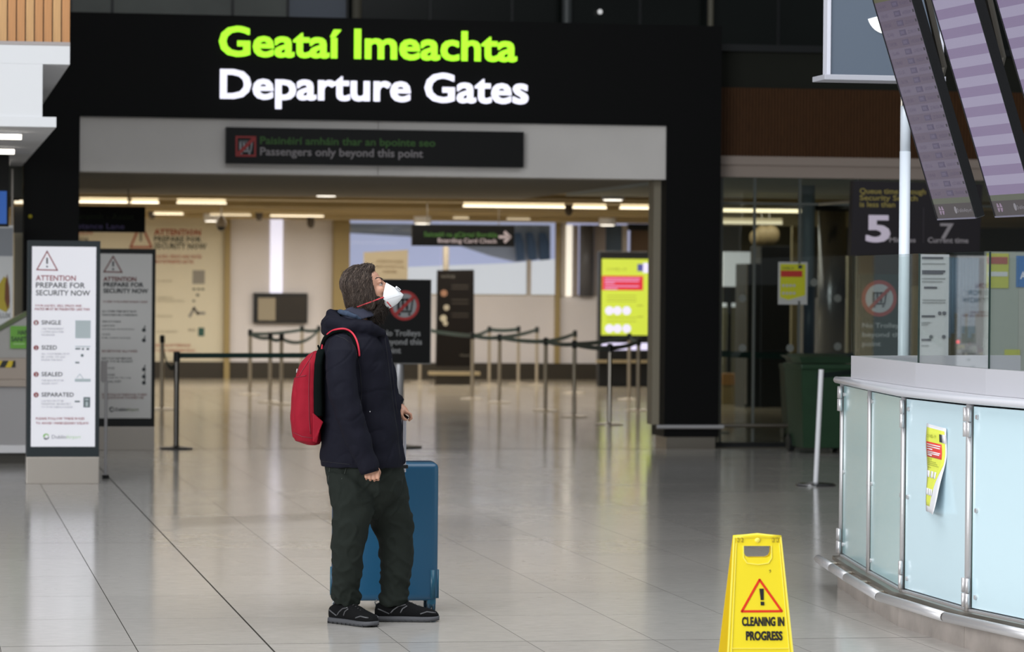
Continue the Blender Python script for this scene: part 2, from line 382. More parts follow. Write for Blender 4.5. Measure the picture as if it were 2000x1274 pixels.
for n_, (x1, y1, yy) in enumerate(((42, 249, 26.0), (28, 271, 29.0), (18, 293, 32.0))):
    P = PY(x1, y1, yy); z = z248-0.02
    YY = yy
    t = thing('strip_light', ('nearest', 'middle', 'farthest')[n_]+' of the three lit ceiling tubes at the upper left under the white slab', 'light', (P.x-0.5, YY, z), group='ceiling tubes under the white slab')
    MB().span((-0.6, -0.03, -0.0), (0.5, 0.03, 0.02)).build('housing', M_white, t)
    MB().tube([(-0.6, 0, -0.018), (0.5, 0, -0.018)], 0.019, 10).build('tube', M_tube, t)
# left passage beyond the mezzanine
wv = MB().span((-4, 45.6, 0), (1.0, 45.75, 3.0)).build('wall_left', mat('cream_wall', (0.62, 0.54, 0.40), 0.6)); structure(wv)

zz0, zz1 = PY(37, 386, 34.5).z, PY(37, 318, 34.5).z
structure(MB().span((-4, 34.4, zz0), (1.0, 45.5, zz1)).build('ceiling_passage', mat('dark_olive_soffit', (.12, .12, .10), .7)))
# ------------------------------------------------------------------ totems
def totem(nm, label, xl, xr, Y, zplinth, ztop, lit, scale=1.0):
    t = thing(nm, label, 'sign', ((xl+xr)/2, Y, 0), world=True)
    w = xr-xl
    MB().span((xl+0.0, Y, 0.0), (xr, Y+0.26, zplinth), 0.004).build('plinth', mat('satin_grey_plinth', (0.50, 0.45, 0.40), 0.35, 0.55), t)
    MB().span((xl-0.0, Y-0.0, zplinth), (xr, Y+0.24, ztop), 0.004).build('casing', mat('dark_slate_frame', (0.022, 0.030, 0.034), 0.45, spec=.3) if lit else mat('black_frame', (0.008, 0.009, 0.009), 0.45, spec=.3), t)
    m = mat('glowing_poster', (0.80, 0.79, 0.83), 0.5, emit=0.25, ecol=(0.86, 0.85, 0.92)) if lit else mat('unlit_poster', (0.74, 0.72, 0.70), 0.45)  # emission added to this printed poster to make it bright
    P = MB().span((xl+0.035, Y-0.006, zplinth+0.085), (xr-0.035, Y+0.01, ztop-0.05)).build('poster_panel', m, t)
    return t, P
def on(nm, s, m, par, a, b, cap, Y, **k): return text_px(nm, s, m, par, a, b, cap, Y, **k)
def line_px(mb, pts, w, Y, closed=False):
    P = [PY(x, y, Y) for x, y in pts]
    if closed: P = P+[P[0]]
    for a, b in zip(P, P[1:]):
        d = (b-a).normalized(); q = d.cross(Y1)*w/2; e = d*w/2
        mb.prism([a-q-e, b-q+e, b+q+e, a+q-e], Vector((0, -0.002, 0)))
    return mb
def disc_px(mb, x, y, r, Y, n=16):
    P = PY(x, y, Y); R = r*Y/FPX
    mb.prism([P+Vector((R*cos(2*pi*k/n), 0, R*sin(2*pi*k/n))) for k in range(n)], Vector((0, -0.002, 0))); return mb

YT = 27.9
T1L, T1R = PF(51, 945).x, PF(193, 945).x
zp = PY(120, 893, YT).z; ztp = PY(120, 470, YT).z
t1, p1_ = totem('information_totem', 'bright totem at the left listing SINGLE, SIZED, SEALED and SEPARATED', T1L, T1R, YT, zp, ztp, True)
yt = YT-0.006
line_px(MB(), [(92, 491), (72, 527), (112, 528)], 0.009, yt, True).build('warning_triangle', M_redink, p1_)
mb = MB(); line_px(mb, [(92, 505), (92, 514)], 0.013, yt); disc_px(mb, 92, 521, 1.8, yt).build('exclamation_mark', M_ink, p1_)
on('lettering', 'ATTENTION', M_redink, p1_, (70, 548), (148, 549), 10, yt, bold=0.012)
on('lettering', 'PREPARE FOR', M_ink, p1_, (70, 562), (166, 563), 10, yt, bold=0.012)
on('lettering', 'SECURITY NOW', M_ink, p1_, (70, 577), (176, 578), 10, yt, bold=0.012)
on('lettering', 'YOUR LIQUIDS, GELS, SPRAYS AND', M_redink, p1_, (68, 599), (160, 599), 4, yt, res=1)
on('lettering', 'PASTES MUST BE PRESENTED LIKE THIS:', M_redink, p1_, (68, 606), (176, 607), 4.5, yt, res=1)
for (y, s, w, n) in ((634, 'SINGLE', 119, '1'), (683, 'SIZED', 111, '2'), (735, 'SEALED', 122, '3'), (775, 'SEPARATED', 144, '4')):
    mbr = MB(); disc_px(mbr, 70.5, y-3.5, 5, yt); dd = mbr.build('number_disc', M_redink, p1_)
    on('lettering', n, mat('paper_white', (0.8, 0.8, 0.8), 0.6), p1_, (69, y), (72, y), 6, yt-0.004, bold=0.03)
    on('lettering', s, M_ink, p1_, (81, y), (w, y+0.5), 8, yt, bold=0.012)
small = {634: ['ONE TRANSPARENT', '1 LITRE BAG PER', 'PASSENGER'], 683: ['ALL CONTAINERS MUST', 'BE 100ML OR LESS', 'INSIDE THE BAG'], 735: ['THE BAG MUST BE', 'SEALED SHUT'], 775: ['LIQUIDS MUST BE', 'PRESENTED SEPARATELY', 'TO YOUR CABIN LUGGAGE']}
for y, ls in small.items():
    for q, l in enumerate(ls): on('lettering', l, M_inkl, p1_, (81, y+10+6*q), (81+len(l)*2.9, y+10+6*q), 3.4, yt, res=1, bold=0.0)
mb = MB(); rect_px(mb, 147, 627, 177, 661, yt-0.002, 0.003); mb.build('bag_picture', M_pale, p1_)
mb = MB(); rect_px(mb, 147, 626, 177, 629, yt-0.004, 0.003).build('bag_rim_picture', M_pale, p1_); rect_px(MB(), 147, 676, 177, 678, yt-0.003, 0.003).build('tray_picture', M_pale, p1_)
for a in ((147, 680, 157, 683), (160, 680, 164, 684), (169, 680, 174, 684), (158, 692, 163, 697), (147, 707, 155, 710)): rect_px(MB(), *a, yt-0.003, 0.003).build('container_picture', mat('slate_ink', (0.16, 0.20, 0.21), 0.7), p1_)
mb = MB(); rect_px(mb, 146, 740, 177, 746, yt-0.003, 0.003); line_px(mb, [(150, 738), (156, 731), (162, 739)], 0.006, yt); mb.build('zip_picture', M_pale, p1_)
mb = MB(); rect_px(mb, 163, 776, 176, 796, yt-0.003, 0.003); rect_px(mb, 146, 783, 156, 786, yt-0.003, 0.003); mb.build('suitcase_picture', mat('slate_ink', (0.16, 0.20, 0.21), 0.7), p1_)
mb = MB(); rect_px(mb, 166, 779, 173, 782, yt-0.005, 0.003); rect_px(mb, 167, 785, 172, 794, yt-0.005, 0.003); mb.build('suitcase_detail', M_pale, p1_)
on('lettering', 'PLEASE FOLLOW THESE RULES', M_redink, p1_, (70, 820), (165, 820), 4.5, yt, res=1)
on('lettering', 'TO AVOID UNNECESSARY DELAYS', M_redink, p1_, (70, 829), (173, 829), 4.5, yt, res=1)
def swirl(x, y, r, Y, par, m1, m2):
    for (a0, a1, m) in ((0.3, 3.4, m1), (3.7, 6.2, m2)):
        mb = MB(); P = PY(x, y, Y); R = r*Y/FPX; n = 8
        o_ = [P+Vector((R*cos(a0+(a1-a0)*k/n), 0, R*sin(a0+(a1-a0)*k/n))) for k in range(n+1)]
        i_ = [P+Vector((R*.55*cos(a0+(a1-a0)*k/n)+R*.12, 0, R*.6*sin(a0+(a1-a0)*k/n))) for k in range(n+1)]
        for k in range(n): mb.prism([o_[k], o_[k+1], i_[k+1], i_[k]], Vector((0, -.002, 0)))
        mb.build('logo_swirl', m, par)
swirl(90, 853, 6, yt, p1_, M_greenink, M_ink)
on('lettering', 'Dublin', M_inkl, p1_, (101, 857), (129, 857), 7, yt, bold=0.01)
on('lettering', 'Airport', mat('pale_green_ink', (0.55, 0.75, 0.45), 0.7), p1_, (129, 857), (158, 857), 7, yt, bold=0.0)

# second totem, at the foot of the left pillar
YT2 = YH-0.32
T2L, T2R = PF(178, 878).x, PF(299, 878).x
zp2, zt2 = PY(245, 834, YT2).z, PY(245, 486, YT2).z
t2, p2_ = totem('information_totem', 'unlit grey security totem standing before the left black pillar, partly behind the brighter totem', T2L, T2R, YT2, zp2, zt2, False)
yt = YT2-0.006
M_dr = mat('brown_red_ink', (0.20, 0.045, 0.04), 0.7); M_dk = mat('dark_ink', (0.03, 0.03, 0.03), 0.7)
line_px(MB(), [(221, 501), (203, 531), (238, 532)], 0.012, yt, True).build('warning_triangle', M_dr, p2_)
mb = MB(); line_px(mb, [(221, 512), (221, 519)], 0.016, yt); disc_px(mb, 221, 526, 2, yt).build('exclamation_mark', M_dk, p2_)
for s, x1, y, m, c, bo in (('ATTENTION', 266, 549, M_dr, 8, .03), ('PREPARE FOR', 280, 560, M_dk, 8, .03), ('SECURITY NOW', 289, 572, M_dk, 8, .03)):
    on('lettering', s, m, p2_, (202, y), (x1, y+.5), c, yt, bold=bo)
for s, x0, x1, y, m, c in (('TO SPEED YOUR JOURNEY BE READY, PLEASE', 201, 288, 591, M_dr, 3.4), ('ALL OTHER ITEMS MUST BE IN', 199, 266, 610, M_dk, 3.6), ('TRAYS BEFORE SCREENING', 199, 268, 617, M_dk, 3.6),
                          ('TAKE OUT OF BAGS', 199, 236, 630, M_dk, 3.6), ('LAPTOPS', 199, 224, 638, M_dk, 3.2), ('and all large electrical items', 199, 262, 644, M_dk, 2.6), ('COATS', 199, 215, 655, M_dk, 3.2), ('belts, jackets and hats', 199, 255, 661, M_dk, 2.6),
                          ('EXCEPTIONS ALLOWED', 199, 269, 688, M_dr, 4.2), ('BABY FOOD AND MEDICINE', 199, 257, 702, M_dk, 3.8), ('FOR YOUR FLIGHT', 199, 260, 708, M_dk, 3.8), ('BABY FOOD', 199, 224, 721, M_dk, 3.4), ('MEDICINE', 199, 224, 734, M_dk, 3.4),
                          ('essential for the trip', 199, 256, 739, M_dk, 2.6), ('SPECIAL DIET', 199, 237, 747, M_dk, 3.4), ('PLEASE FOLLOW THESE RULES, IT KEEPS', 199, 287, 773, M_dr, 4), ('THE QUEUE SHORT FOR EVERYONE', 199, 280, 779, M_dr, 4)):
    on('lettering', s, m, p2_, (x0, y), (x1, y), c, yt, res=1)
for (x, y) in ((281, 645), (281, 665), (281, 722), (281, 736), (281, 748)): mb = MB(); disc_px(mb, x, y, 4, yt, 8); line_px(mb, [(x+1, y-2), (x+2, y-8)], 0.01, yt); mb.build('item_picture', M_dk, p2_)
swirl(218, 800, 5, yt, p2_, M_dk, M_dk)
on('lettering', 'Dublin', M_dk, p2_, (225, 803), (247, 803), 6, yt, bold=0.02); on('lettering', 'Airport', mat('olive_ink', (0.16, 0.2, 0.08), 0.7), p2_, (247, 803), (271, 803), 6, yt, bold=0.01)
# slim metal post beside the bright totem
pp = PF(206, 935)
t = thing('steel_upright', 'slim pale steel upright with a small side box right beside the bright totem', 'post', (pp.x, pp.y, 0))
h = PD(206, 745, pp.x, pp.y).z
MB().tube([(0, 0, 0.02), (0, 0, h)], 0.013, 10).build('pole', M_steel, t)
MB().tube([(0, 0, 0), (0, 0, 0.03)], 0.03, 12).build('foot', M_blackm, t)
MB().span((-0.045, -0.01, h-0.0), (0.008, 0.012, h+0.17)).build('side_box', mat('pale_grey_box', (0.45, 0.42, 0.42), 0.5), t)

# ------------------------------------------------------------------ stanchions
def stanchion(base, top_h, m, label, group=None, lean=0.0, basemat=None, br=0.17, pr=0.027):
    P = PF(*base); t = thing('stanchion', label, 'barrier post', (P.x, P.y, 0), group=group)
    MB().lathe((0, 0, 0), [(br, 0), (br, 0.008), (br*.92, 0.014), (0.05, 0.024), (0.03, 0.03)], 24).build('base', basemat or m, t)
    MB().tube([(0, 0, 0.02), (lean, 0, top_h-0.09)], pr, 12).build('pole', m, t)
    MB().lathe((lean, 0, 0), [(0.032, top_h-0.10), (0.034, top_h-0.09), (0.034, top_h-0.01), (0.026, top_h)], 14).build('belt_head', M_blackm, t)
    return t
def belt(t, q, z=0.90, sag=0.03, w=0.05, z1=None):
    """retracting belt pulled from stanchion t to point q"""
    a = Vector((0, 0, z)); b = Vector((q[0], q[1], 0))-Vector((t.location.x, t.location.y, 0)); b.z = z if z1 is None else z1
    mb = MB(); n = 8; d = (b-a); d.z = 0; s = d.normalized().cross(Z1)*0.0015
    P = [a.lerp(b, k/n)-Z1*sag*4*(k/n)*(1-k/n) for k in range(n+1)]
    for k in range(n): mb.prism([P[k]-s-Z1*w/2, P[k+1]-s-Z1*w/2, P[k+1]-s+Z1*w/2, P[k]-s+Z1*w/2], s*2)
    return mb.build('belt', M_belt, t)
S = {}
def S_(k, base, label, m=M_brass, **kw): S[k] = stanchion(base, 0.97, m, label, **kw); return S[k]
G = 'queue barrier posts beyond the portal'
S_('near', (344, 877), 'dark steel barrier post with a green belt just right of the grey totem', m=mat('gun_metal', (0.12, 0.11, 0.10), 0.3, 0.9), basemat=M_blackm)
S_('a1', (316, 800), 'dark green topped post just right of the grey totem, before the large poster')
S_('a2', (488, 771), 'leftmost bronze post of the barrier group left of the man', group=G)
S_('a3', (527, 786), 'bronze post left of the man, second of the three close together', group=G)
S_('a4', (549, 790), 'bronze post left of the man, closest of the three to him', group=G)
S_('a5', (589, 752), 'bronze post standing before the wall screen, next to the backpack', group=G)
S_('a6', (622, 752), 'bronze post half hidden behind the backpack', group=G)
S_('b1', (820, 748), 'far bronze post right of the no trolleys board', group=G)
S_('b2', (922, 780), 'bronze post just right of the dark info board', group=G)
S_('b3', (955, 752), 'far dark green topped post against the white wall, left one', group=G)
S_('b4', (975, 787), 'bronze post between the dark info board and the middle of the gap', group=G)
S_('b5', (1012, 750), 'far slim bronze post between two dark green topped posts', group=G)
S_('b6', (1048, 752), 'far dark green topped post against the white wall, right one', group=G)
S_('b7', (1065, 803), 'bronze post in the middle of the right barrier group with a wide base', group=G)
S_('b8', (1121, 815), 'bronze post nearest in the middle of the right barrier group', group=G)
S_('b9', (1190, 830), 'bright steel barrier post in front of the yellow screen', m=M_steeld)
S_('b10', (1228, 781), 'bronze post before the right half of the yellow screen, farther one', group=G)
S_('b11', (1246, 803), 'bronze post before the right edge of the yellow screen, nearer one', group=G)
S_('b12', (1122, 768), 'far bronze post seen between two nearer ones', group=G)
def L(k): return S[k].location
belt(S['near'], (L('near').x+2.45, L('near').y+0.6, 0), 0.93, 0.0)
belt(S['near'], L('a1'), 0.86, 0.16)
belt(S['a2'], L('a3')); belt(S['a2'], L('a5'), sag=0.02); belt(S['a3'], L('a4')); belt(S['a4'], L('a6'), sag=0.12); belt(S['a5'], L('a6'), sag=.02)
for a, b in (('b1', 'b2'), ('b2', 'b3'), ('b2', 'b4'), ('b4', 'b6'), ('b4', 'b7'), ('b7', 'b8'), ('b8', 'b9'), ('b8', 'b10'), ('b9', 'b11'), ('b11', 'b10'), ('b7', 'b12'), ('b3', 'b5')): belt(S[a], L(b), 0.92, 0.02, 0.055)
# leaning white post near the counter
P = PF(1593, 949); topz = PD(1604, 722, P.x, P.y)
t = thing('stanchion', 'tilted white barrier post with a dark belt, standing left of the glass counter', 'barrier post', (P.x, P.y, 0))
MB().lathe((0, 0, 0), [(0.17, 0), (0.17, 0.01), (0.15, 0.02), (0.05, 0.028)], 28).build('base', mat('dark_steel_base', (0.10, 0.10, 0.10), 0.25, 0.8), t)
MB().prism([Vector((0.165*cos(a), 0.165*sin(a), 0.012)) for a in [pi+.1+k*.14 for k in range(8)]]+[Vector((-0.03, -0.03, 0.03))], (0, 0, 0.004)).build('base_shine', M_steel, t)
MB().tube([(0, 0, 0.02), (topz.x-P.x, topz.y-P.y, topz.z)], 0.021, 14).build('pole', mat('white_enamel', (0.85, 0.85, 0.88), 0.3), t)
belt(t, PY(1700, 742, P.y+1.5), topz.z-0.055, 0.0, 0.045, 0.93)

# ------------------------------------------------------------------ back of the security hall
YW = 58.6
zcl = 2.80
M_wallw = mat('white_wall_panel', (0.77, 0.73, 0.73), 0.5, var=0.05, vscale=0.8)
M_skirt = mat('dark_skirting', (0.045, 0.038, 0.028), 0.35)
M_cream = mat('cream_poster_wall', (0.70, 0.63, 0.47), 0.6)
M_olive = mat('olive_column', (0.36, 0.27, 0.11), 0.5)
def bx(a, b): return PY(a, 600, YW).x, PY(b, 600, YW).x
zsk = PY(900, 709, YW).z; zwin = PY(900, 577, YW).z
x0, x1 = bx(-160, 437)
wa = MB().span((x0, YW, 0), (x1, YW+0.2, 3.2)).build('wall_back_left', M_cream); structure(wa)
x0b, x1b = bx(437, 2100)
wb_ = MB().span((x0b, YW, 0), (x1b, YW+0.2, zwin)).build('wall_back', M_wallw); structure(wb_)
bs = MB().span((x0-2, YW-0.06, 0), (x1b, YW, zsk)).build('baseboard_back', M_skirt); structure(bs)
xa_, xb_ = bx(447, 648)
up = MB().span((xa_, YW, zwin), (xb_, YW+0.2, 3.2)).build('wall_back_panel', M_wallw); structure(up)
ml_ = MB().span((bx(527, 551)[0], YW-0.02, zwin), (bx(527, 551)[1], YW, 2.78)).build('window_2', mat('bright_slit', (0.75, 0.75, 0.9), 0.4, emit=0.75, ecol=(0.85, 0.84, 1.0))); structure(ml_)
for a, b, d, m, z0 in ((437, 448, .12, M_olive, 0.0), (648, 679, .25, M_olive, 0.0), (1083, 1092, .1, M_olive, zsk), (1094, 1104, .08, mat('pale_column', (0.55, 0.5, 0.45), 0.5), zwin)):
    X0, X1_ = bx(a, b); structure(MB().span((X0, YW-d, z0), (X1_, YW, 3.0)).build('pillar', m))
# windows with the curved outside view
YO = 64.0
o_ = MB().span((8, YO+3, -1), (40, YO+3.1, 8)).build('sky_backdrop', mat('hazy_sky_panel', (0.55, 0.56, 0.75), 0.8, emit=0.52, ecol=(0.55, 0.56, 0.78))); structure(o_)  # glowing backdrop panel standing in for the hazy sky
zo = PY(850, 520, YO).z
A = PY(640, 535, YO); B = PY(1100, 505, YO)
structure(MB().prism([(A.x, YO, -1), (B.x, YO, -1), (B.x, YO, B.z), (PY(1000, 514, YO).x, YO, PY(1000, 514, YO).z), (A.x, YO, PY(640, 528, YO).z)], (0, 0.1, 0)).build('wall_outside_parapet', mat('glowing_parapet', (0.85, 0.83, 0.88), 0.7, emit=0.68, ecol=(0.86, 0.83, 0.88))))  # parapet given a glow of its own for its outdoor brightness
# curved grey roof seen outside
q = [(680, 455), (800, 462), (900, 480), (960, 500), (1010, 512), (1075, 505), (1075, 440), (680, 436)]
structure(MB().prism([PY(x, y, YO+1) for x, y in q], (0, 0.2, 0)).build('roof_outside', mat('pale_curved_roof', (0.42, 0.42, 0.43), 0.7)))
for k, (a, b, c) in enumerate(((1004, 1025, 0), (1027, 1048, 1), (1050, 1074, 2))):
    MB().prism([PY(a+2*c, 455, YO+.8), PY(b-8, 455, YO+.8), PY(b-2, 475, YO+.8), PY(b, 508, YO+.8), PY(a+6, 510, YO+.8), PY(a+4, 485, YO+.8)], (0, 0.1, 0)).build('roof_panel', mat('slate_blue_panel', (0.08, 0.12, 0.17), 0.5), bpy.data.objects['roof_outside'])
w2 = MB().span((bx(679, 1083)[0], YW+0.02, zwin-0.02), (bx(679, 1290)[1], YW+0.12, zwin+0.02)).build('window_3', M_olive); structure(w2)
MB().span((bx(1029, 1037)[0], YW, zwin), (bx(1029, 1037)[1], YW+0.08, PY(1030, 508, YW).z)).build('mullion', mat('pale_column', (0.55, 0.5, 0.45), 0.5), w2)
for a, b in ((679, 860), (862, 1083)): MB().span((bx(a, b)[0], YW+0.06, zwin+.02), (bx(a, b)[1], YW+0.07, 2.9)).build('pane', glass('clear_glass', (0.93, 0.96, 0.95), 0.5), w2)
# stretch right of the window: bright tube, grey and dark columns
def col_px(a, b, y0, y1, Y, m, name='pillar', rnd=False):
    A = PY(a, y1, Y); B = PY(b, y0, Y)
    o = MB().tube([((A.x+B.x)/2, Y, A.z), ((A.x+B.x)/2, Y, B.z)], (B.x-A.x)/2, 16).build(name, m, smooth=True) if rnd else MB().span((A.x, Y, A.z), (B.x, Y+0.1, B.z)).build(name, m)
    return structure(o)
col_px(1105, 1118, 440, 579, YW-.1, mat('bright_lit_edge', (0.9, 0.85, 0.75), 0.5, emit=0.75, ecol=(1.0, 0.93, 0.8)))
col_px(1119, 1130, 440, 579, YW-.05, mat('grey_pillar', (0.30, 0.26, 0.24), 0.5)); col_px(1131, 1160, 440, 579, YW-.05, mat('dark_grey_pillar', (0.11, 0.11, 0.12), 0.4), rnd=True)
col_px(1160, 1183, 440, 579, YW-.0, mat('grey_pillar', (0.30, 0.26, 0.24), 0.5))
col_px(1183, 1216, 440, 520, YW+.1, mat('slate_blue_panel', (0.08, 0.12, 0.17), 0.5)); col_px(1216, 1226, 440, 520, YW-.1, mat('pale_column', (0.55, 0.5, 0.45), 0.5))
col_px(1227, 1300, 438, 450, YW-.1, M_blackm, 'trim_2'); col_px(1232, 1300, 450, 520, YW+.05, mat('brown_panel', (0.16, 0.10, 0.06), 0.6), 'wall_back_brown')
structure(MB().span((bx(1300, 1310)[0], YW+0.3, 0), (26, YW+0.5, 3.2)).build('wall_back_right', mat('dim_olive_wall', (0.10, 0.095, 0.07), 0.6)))
# ceiling of the security hall with its stepped baffles
c_ = MB().span((-4, 42.2, 2.86), (20, 60, 3.1)).build('ceiling', M_ceil); structure(c_)
for y, z, d in ((44.0, 2.80, .5), (46.6, 2.82, .25), (49.5, 2.78, .6), (52.2, 2.80, .3), (54.0, 2.79, .2), (57.3, 2.76, .9)):
    MB().span((-4, y, z), (20, y+d, 2.87)).build('baffle', mat('amber_baffle', (0.46, 0.36, 0.19), 0.6, var=0.15, vscale=0.7), c_)
M_lin = mat('warm_linear_light', (1, 0.9, 0.7), 0.4, emit=1.35, ecol=(1.0, 0.86, 0.62)); M_lin2 = mat('faint_linear_light', (0.9, 0.8, 0.6), 0.4, emit=0.45, ecol=(1.0, 0.86, 0.62))
lin = [(155, 252, 396, 0, 'left, longest'), (256, 310, 397, 0, 'left, short'), (345, 442, 398, 1, 'left, faint'), (905, 1103, 405, 0, 'above the white wall'), (1119, 1184, 407, 0, 'short one in the middle of the right row'), (1211, 1284, 408, 0, 'right end of the row, next to the pillar'),
       (528, 632, 423, 0, 'above the wall screen'), (410, 490, 421, 1, 'faint, left of the one above the wall screen'), (300, 358, 419, 1, 'faint, above the word ATTENTION'), (885, 915, 427, 1, 'faint, above the boarding card sign'), (990, 1035, 429, 1, 'faint, right of the boarding card sign')]
for a, b, y, f_, lb in lin:
    d = ray((a+b)/2, y); z = 2.77; k = (z-CAMH)/d.z; Y = d.y*k
    A = PY(a, y, Y); B = PY(b, y, Y)
    t = thing('linear_light', 'warm linear ceiling light: '+lb, 'light', ((A.x+B.x)/2, Y, z)); w = (B.x-A.x)/2
    MB().span((-w, -0.03, -0.003), (w, 0.03, 0.018)).build('diffuser', (M_lin, M_lin2)[f_], t); MB().span((-w+.01, -0.03, 0.018), (w-.01, 0.03, 0.085)).build('housing', M_ceil, t)
M_dl = mat('downlight_glow', (1, 0.95, 0.85), 0.4, emit=2.2, ecol=(1, 0.93, 0.8))
for x, y, lb in ((637, 384, 'at the front edge of the ceiling, above the man'), (415, 433, 'beside the dome camera'), (825, 438, 'at the top left corner of the boarding card sign'), (1197, 392, 'front right, near the black pillar'), (1186, 441, 'above the yellow screen')):
    P = PY(x, y, 56.9) if y > 430 else CAM+ray(x, y)*((2.745-CAMH)/ray(x, y).z); z = P.z
    t = thing('downlight', 'small round glowing downlight '+lb, 'light', (P.x, P.y, z))
    MB().lathe((0, 0, 0), [(0.12, 0.0), (0.12, 0.03)], 16).build('lens', M_dl, t); MB().lathe((0, 0, 0.012), [(0.15, 0.0), (0.15, 0.12)], 16).build('trim_ring', M_white, t)
for x, y, r, Y, lb in ((432, 437, 0, 36.5, ''),):
    P = PY(x, y+2, 50)
    t = thing('dome_camera', 'pale dome camera hanging under the ceiling right of the word ATTENTION', 'camera', P)
    MB().lathe((0, 0, 0), [(0.07, -0.03), (0.082, 0.0), (0.075, 0.05), (0.03, 0.13)], 18).build('housing', mat('beige_housing', (0.33, 0.28, 0.22), 0.5), t, True)
    MB().ball((0, 0, -0.035), (0.066, 0.066, 0.06), 14).build('dome', M_blackm, t, True)
    MB().tube([(0, 0, 0.1), (0, 0, 2.862-P.z)], 0.012, 8).build('stem', M_white, t)
for x, y, lb in ((297, 416, 'left, next to the assistance lane sign'), (506, 419, 'middle, left of the wall screen light'), (607, 434, 'above the bright wall slit'), (1111, 408, 'between two bright lights')):
    P = PY(x, y, 56.8) if y > 430 else CAM+ray(x, y)*((2.80-CAMH)/ray(x, y).z)
    o = MB().lathe((0, 0, 0), [(0.03, -0.10), (0.06, -0.05), (0.07, max(0.07, 2.862-P.z))], 12).build('sensor', mat('brown_sensor', (0.06, 0.045, 0.03), 0.5), loc=P); tag(o, 'small dark ceiling sensor: '+lb, 'sensor')
# ------------------------------------------------------------------ signs and boards inside the security hall
# large security poster printed on the cream wall
yw = YW-0.01
M_or = mat('orange_red_print', (0.42, 0.10, 0.06), 0.7); M_gy = mat('grey_green_print', (0.14, 0.14, 0.10), 0.7); M_lgy = mat('pale_grey_print', (0.34, 0.30, 0.22), 0.7)
A, B = PY(303, 440, YW), PY(437, 700, YW)
gp = thing('wall_poster', 'tall cream wall poster headed ATTENTION PREPARE FOR SECURITY NOW on the back wall', 'poster', (B.x, YW-0.02, B.z), world=True)
rect_px(MB(), 160, 439, 435, 698, YW-0.008, 0.006).build('sheet', mat('cream_sheet', (0.72, 0.66, 0.50), 0.6), gp)
for s, a, b, c, m, bo in (('ATTENTION', (301, 459), (392, 460), 11, M_or, .03), ('PREPARE FOR', (301, 472), (393, 473), 10, M_gy, .03), ('SECURITY NOW', (301, 486), (403, 487), 11, M_gy, .03),
                       ('LIQUIDS, SPRAYS AND PASTES', (304, 504), (394, 505), 6, M_or, .015), ('MUST BE PRESENTED LIKE THIS', (304, 514), (378, 514), 6, M_or, .015), ('YOU MAY TAKE', (306, 551), (336, 551), 4, M_lgy, 0), ('CONTAINERS MUST BE', (306, 584), (337, 584), 4, M_lgy, 0), ('100ML OR LESS INSIDE THE BAG', (306, 590), (360, 590), 4, M_lgy, 0), ('THE BAG MUST BE', (306, 620), (336, 620), 4, M_lgy, 0),
                       ('LIQUIDS SEPARATELY', (306, 650), (347, 650), 4, M_lgy, 0), ('PLEASE FOLLOW THESE RULES', (300, 677), (372, 677), 5, M_or, .015), ('TO AVOID UNNECESSARY DELAYS', (300, 687), (381, 687), 5, M_or, .015)):
    text_px('lettering', s, m, gp, a, b, c, yw-0.002, bold=bo, res=1)
line_px(MB(), [(275, 436), (255, 483), (296, 483)], 0.035, yw-.002, True).build('warning_triangle', M_or, gp); line_px(MB(), [(275, 455), (275, 470)], 0.03, yw-.002).build('exclamation_mark', M_gy, gp)
text_px('lettering', 'TION', M_or, gp, (152, 458), (180, 458), 8, yw-.002); text_px('lettering', 'FOR', M_gy, gp, (152, 473), (174, 473), 8, yw-.002)
rect_px(MB(), 376, 528, 400, 555, yw, .004).build('bag_picture', mat('grey_print', (0.30, 0.28, 0.24), 0.7), gp)
for a in ((376, 563, 382, 567), (385, 563, 391, 567), (393, 563, 399, 567), (383, 574, 389, 579), (376, 586, 381, 590)): rect_px(MB(), *a, yw, .004).build('container_picture', M_gy, gp)
line_px(MB(), [(371, 617), (379, 603), (386, 612), (398, 612)], .05, yw).build('zip_picture', mat('grey_print', (0.30, 0.28, 0.24), 0.7), gp)
rect_px(MB(), 387, 640, 399, 657, yw, .004).build('suitcase_picture', mat('dark_teal_print', (0.03, 0.10, 0.08), 0.7), gp); text_px('lettering', 'BAGS', M_lgy, gp, (368, 647), (382, 647), 5, yw)

def hang(nm, label, x0, y0, x1, y1, Y, up=None):
    A, B = PY(x0, y1, Y), PY(x1, y0, Y)
    t = thing(nm, label, 'sign', ((A.x+B.x)/2, Y, A.z), world=True)
    MB().span((A.x, Y, A.z), (B.x, Y+0.10, B.z), 0.004).build('sign_box', M_signk, t)
    if up:
        for k in (.15, .85): MB().tube([(A.x+(B.x-A.x)*k, Y+.05, B.z-0.01), (A.x+(B.x-A.x)*k, Y+.05, up)], 0.007, 8).build('hanger', M_steeld, t)
    return t
t = hang('hanging_sign', 'black hanging sign ending in istance Lane, half hidden by the left pillar', 60, 404, 284, 452, 40.0, 2.752)
text_px('lettering', 'Lána Cúnaimh - Assist', mat('very_dark_green', (0.02, 0.04, 0.012), 0.6), t, (98, 427), (262, 427), 11, 39.99)
text_px('lettering', 'Assistance Lane', mat('violet_letter', (0.22, 0.18, 0.42), 0.6), t, (119, 446), (243, 446), 10, 39.99, bold=.02)
t = hang('hanging_sign', 'black hanging sign Boarding Card Check with a right arrow', 805, 441, 1005, 480, 48.0, 2.87)
text_px('lettering', 'Seiceáil na gCártaí Bordála', mat('dim_green_letter', (0.05, 0.15, 0.025), 0.6), t, (828, 462), (972, 463), 9, 47.99, bold=.02)
text_px('lettering', 'Boarding Card Check', mat('soft_white_letter', (0.50, 0.43, 0.46), 0.6), t, (855, 474), (971, 475), 8.5, 47.99, bold=.02)
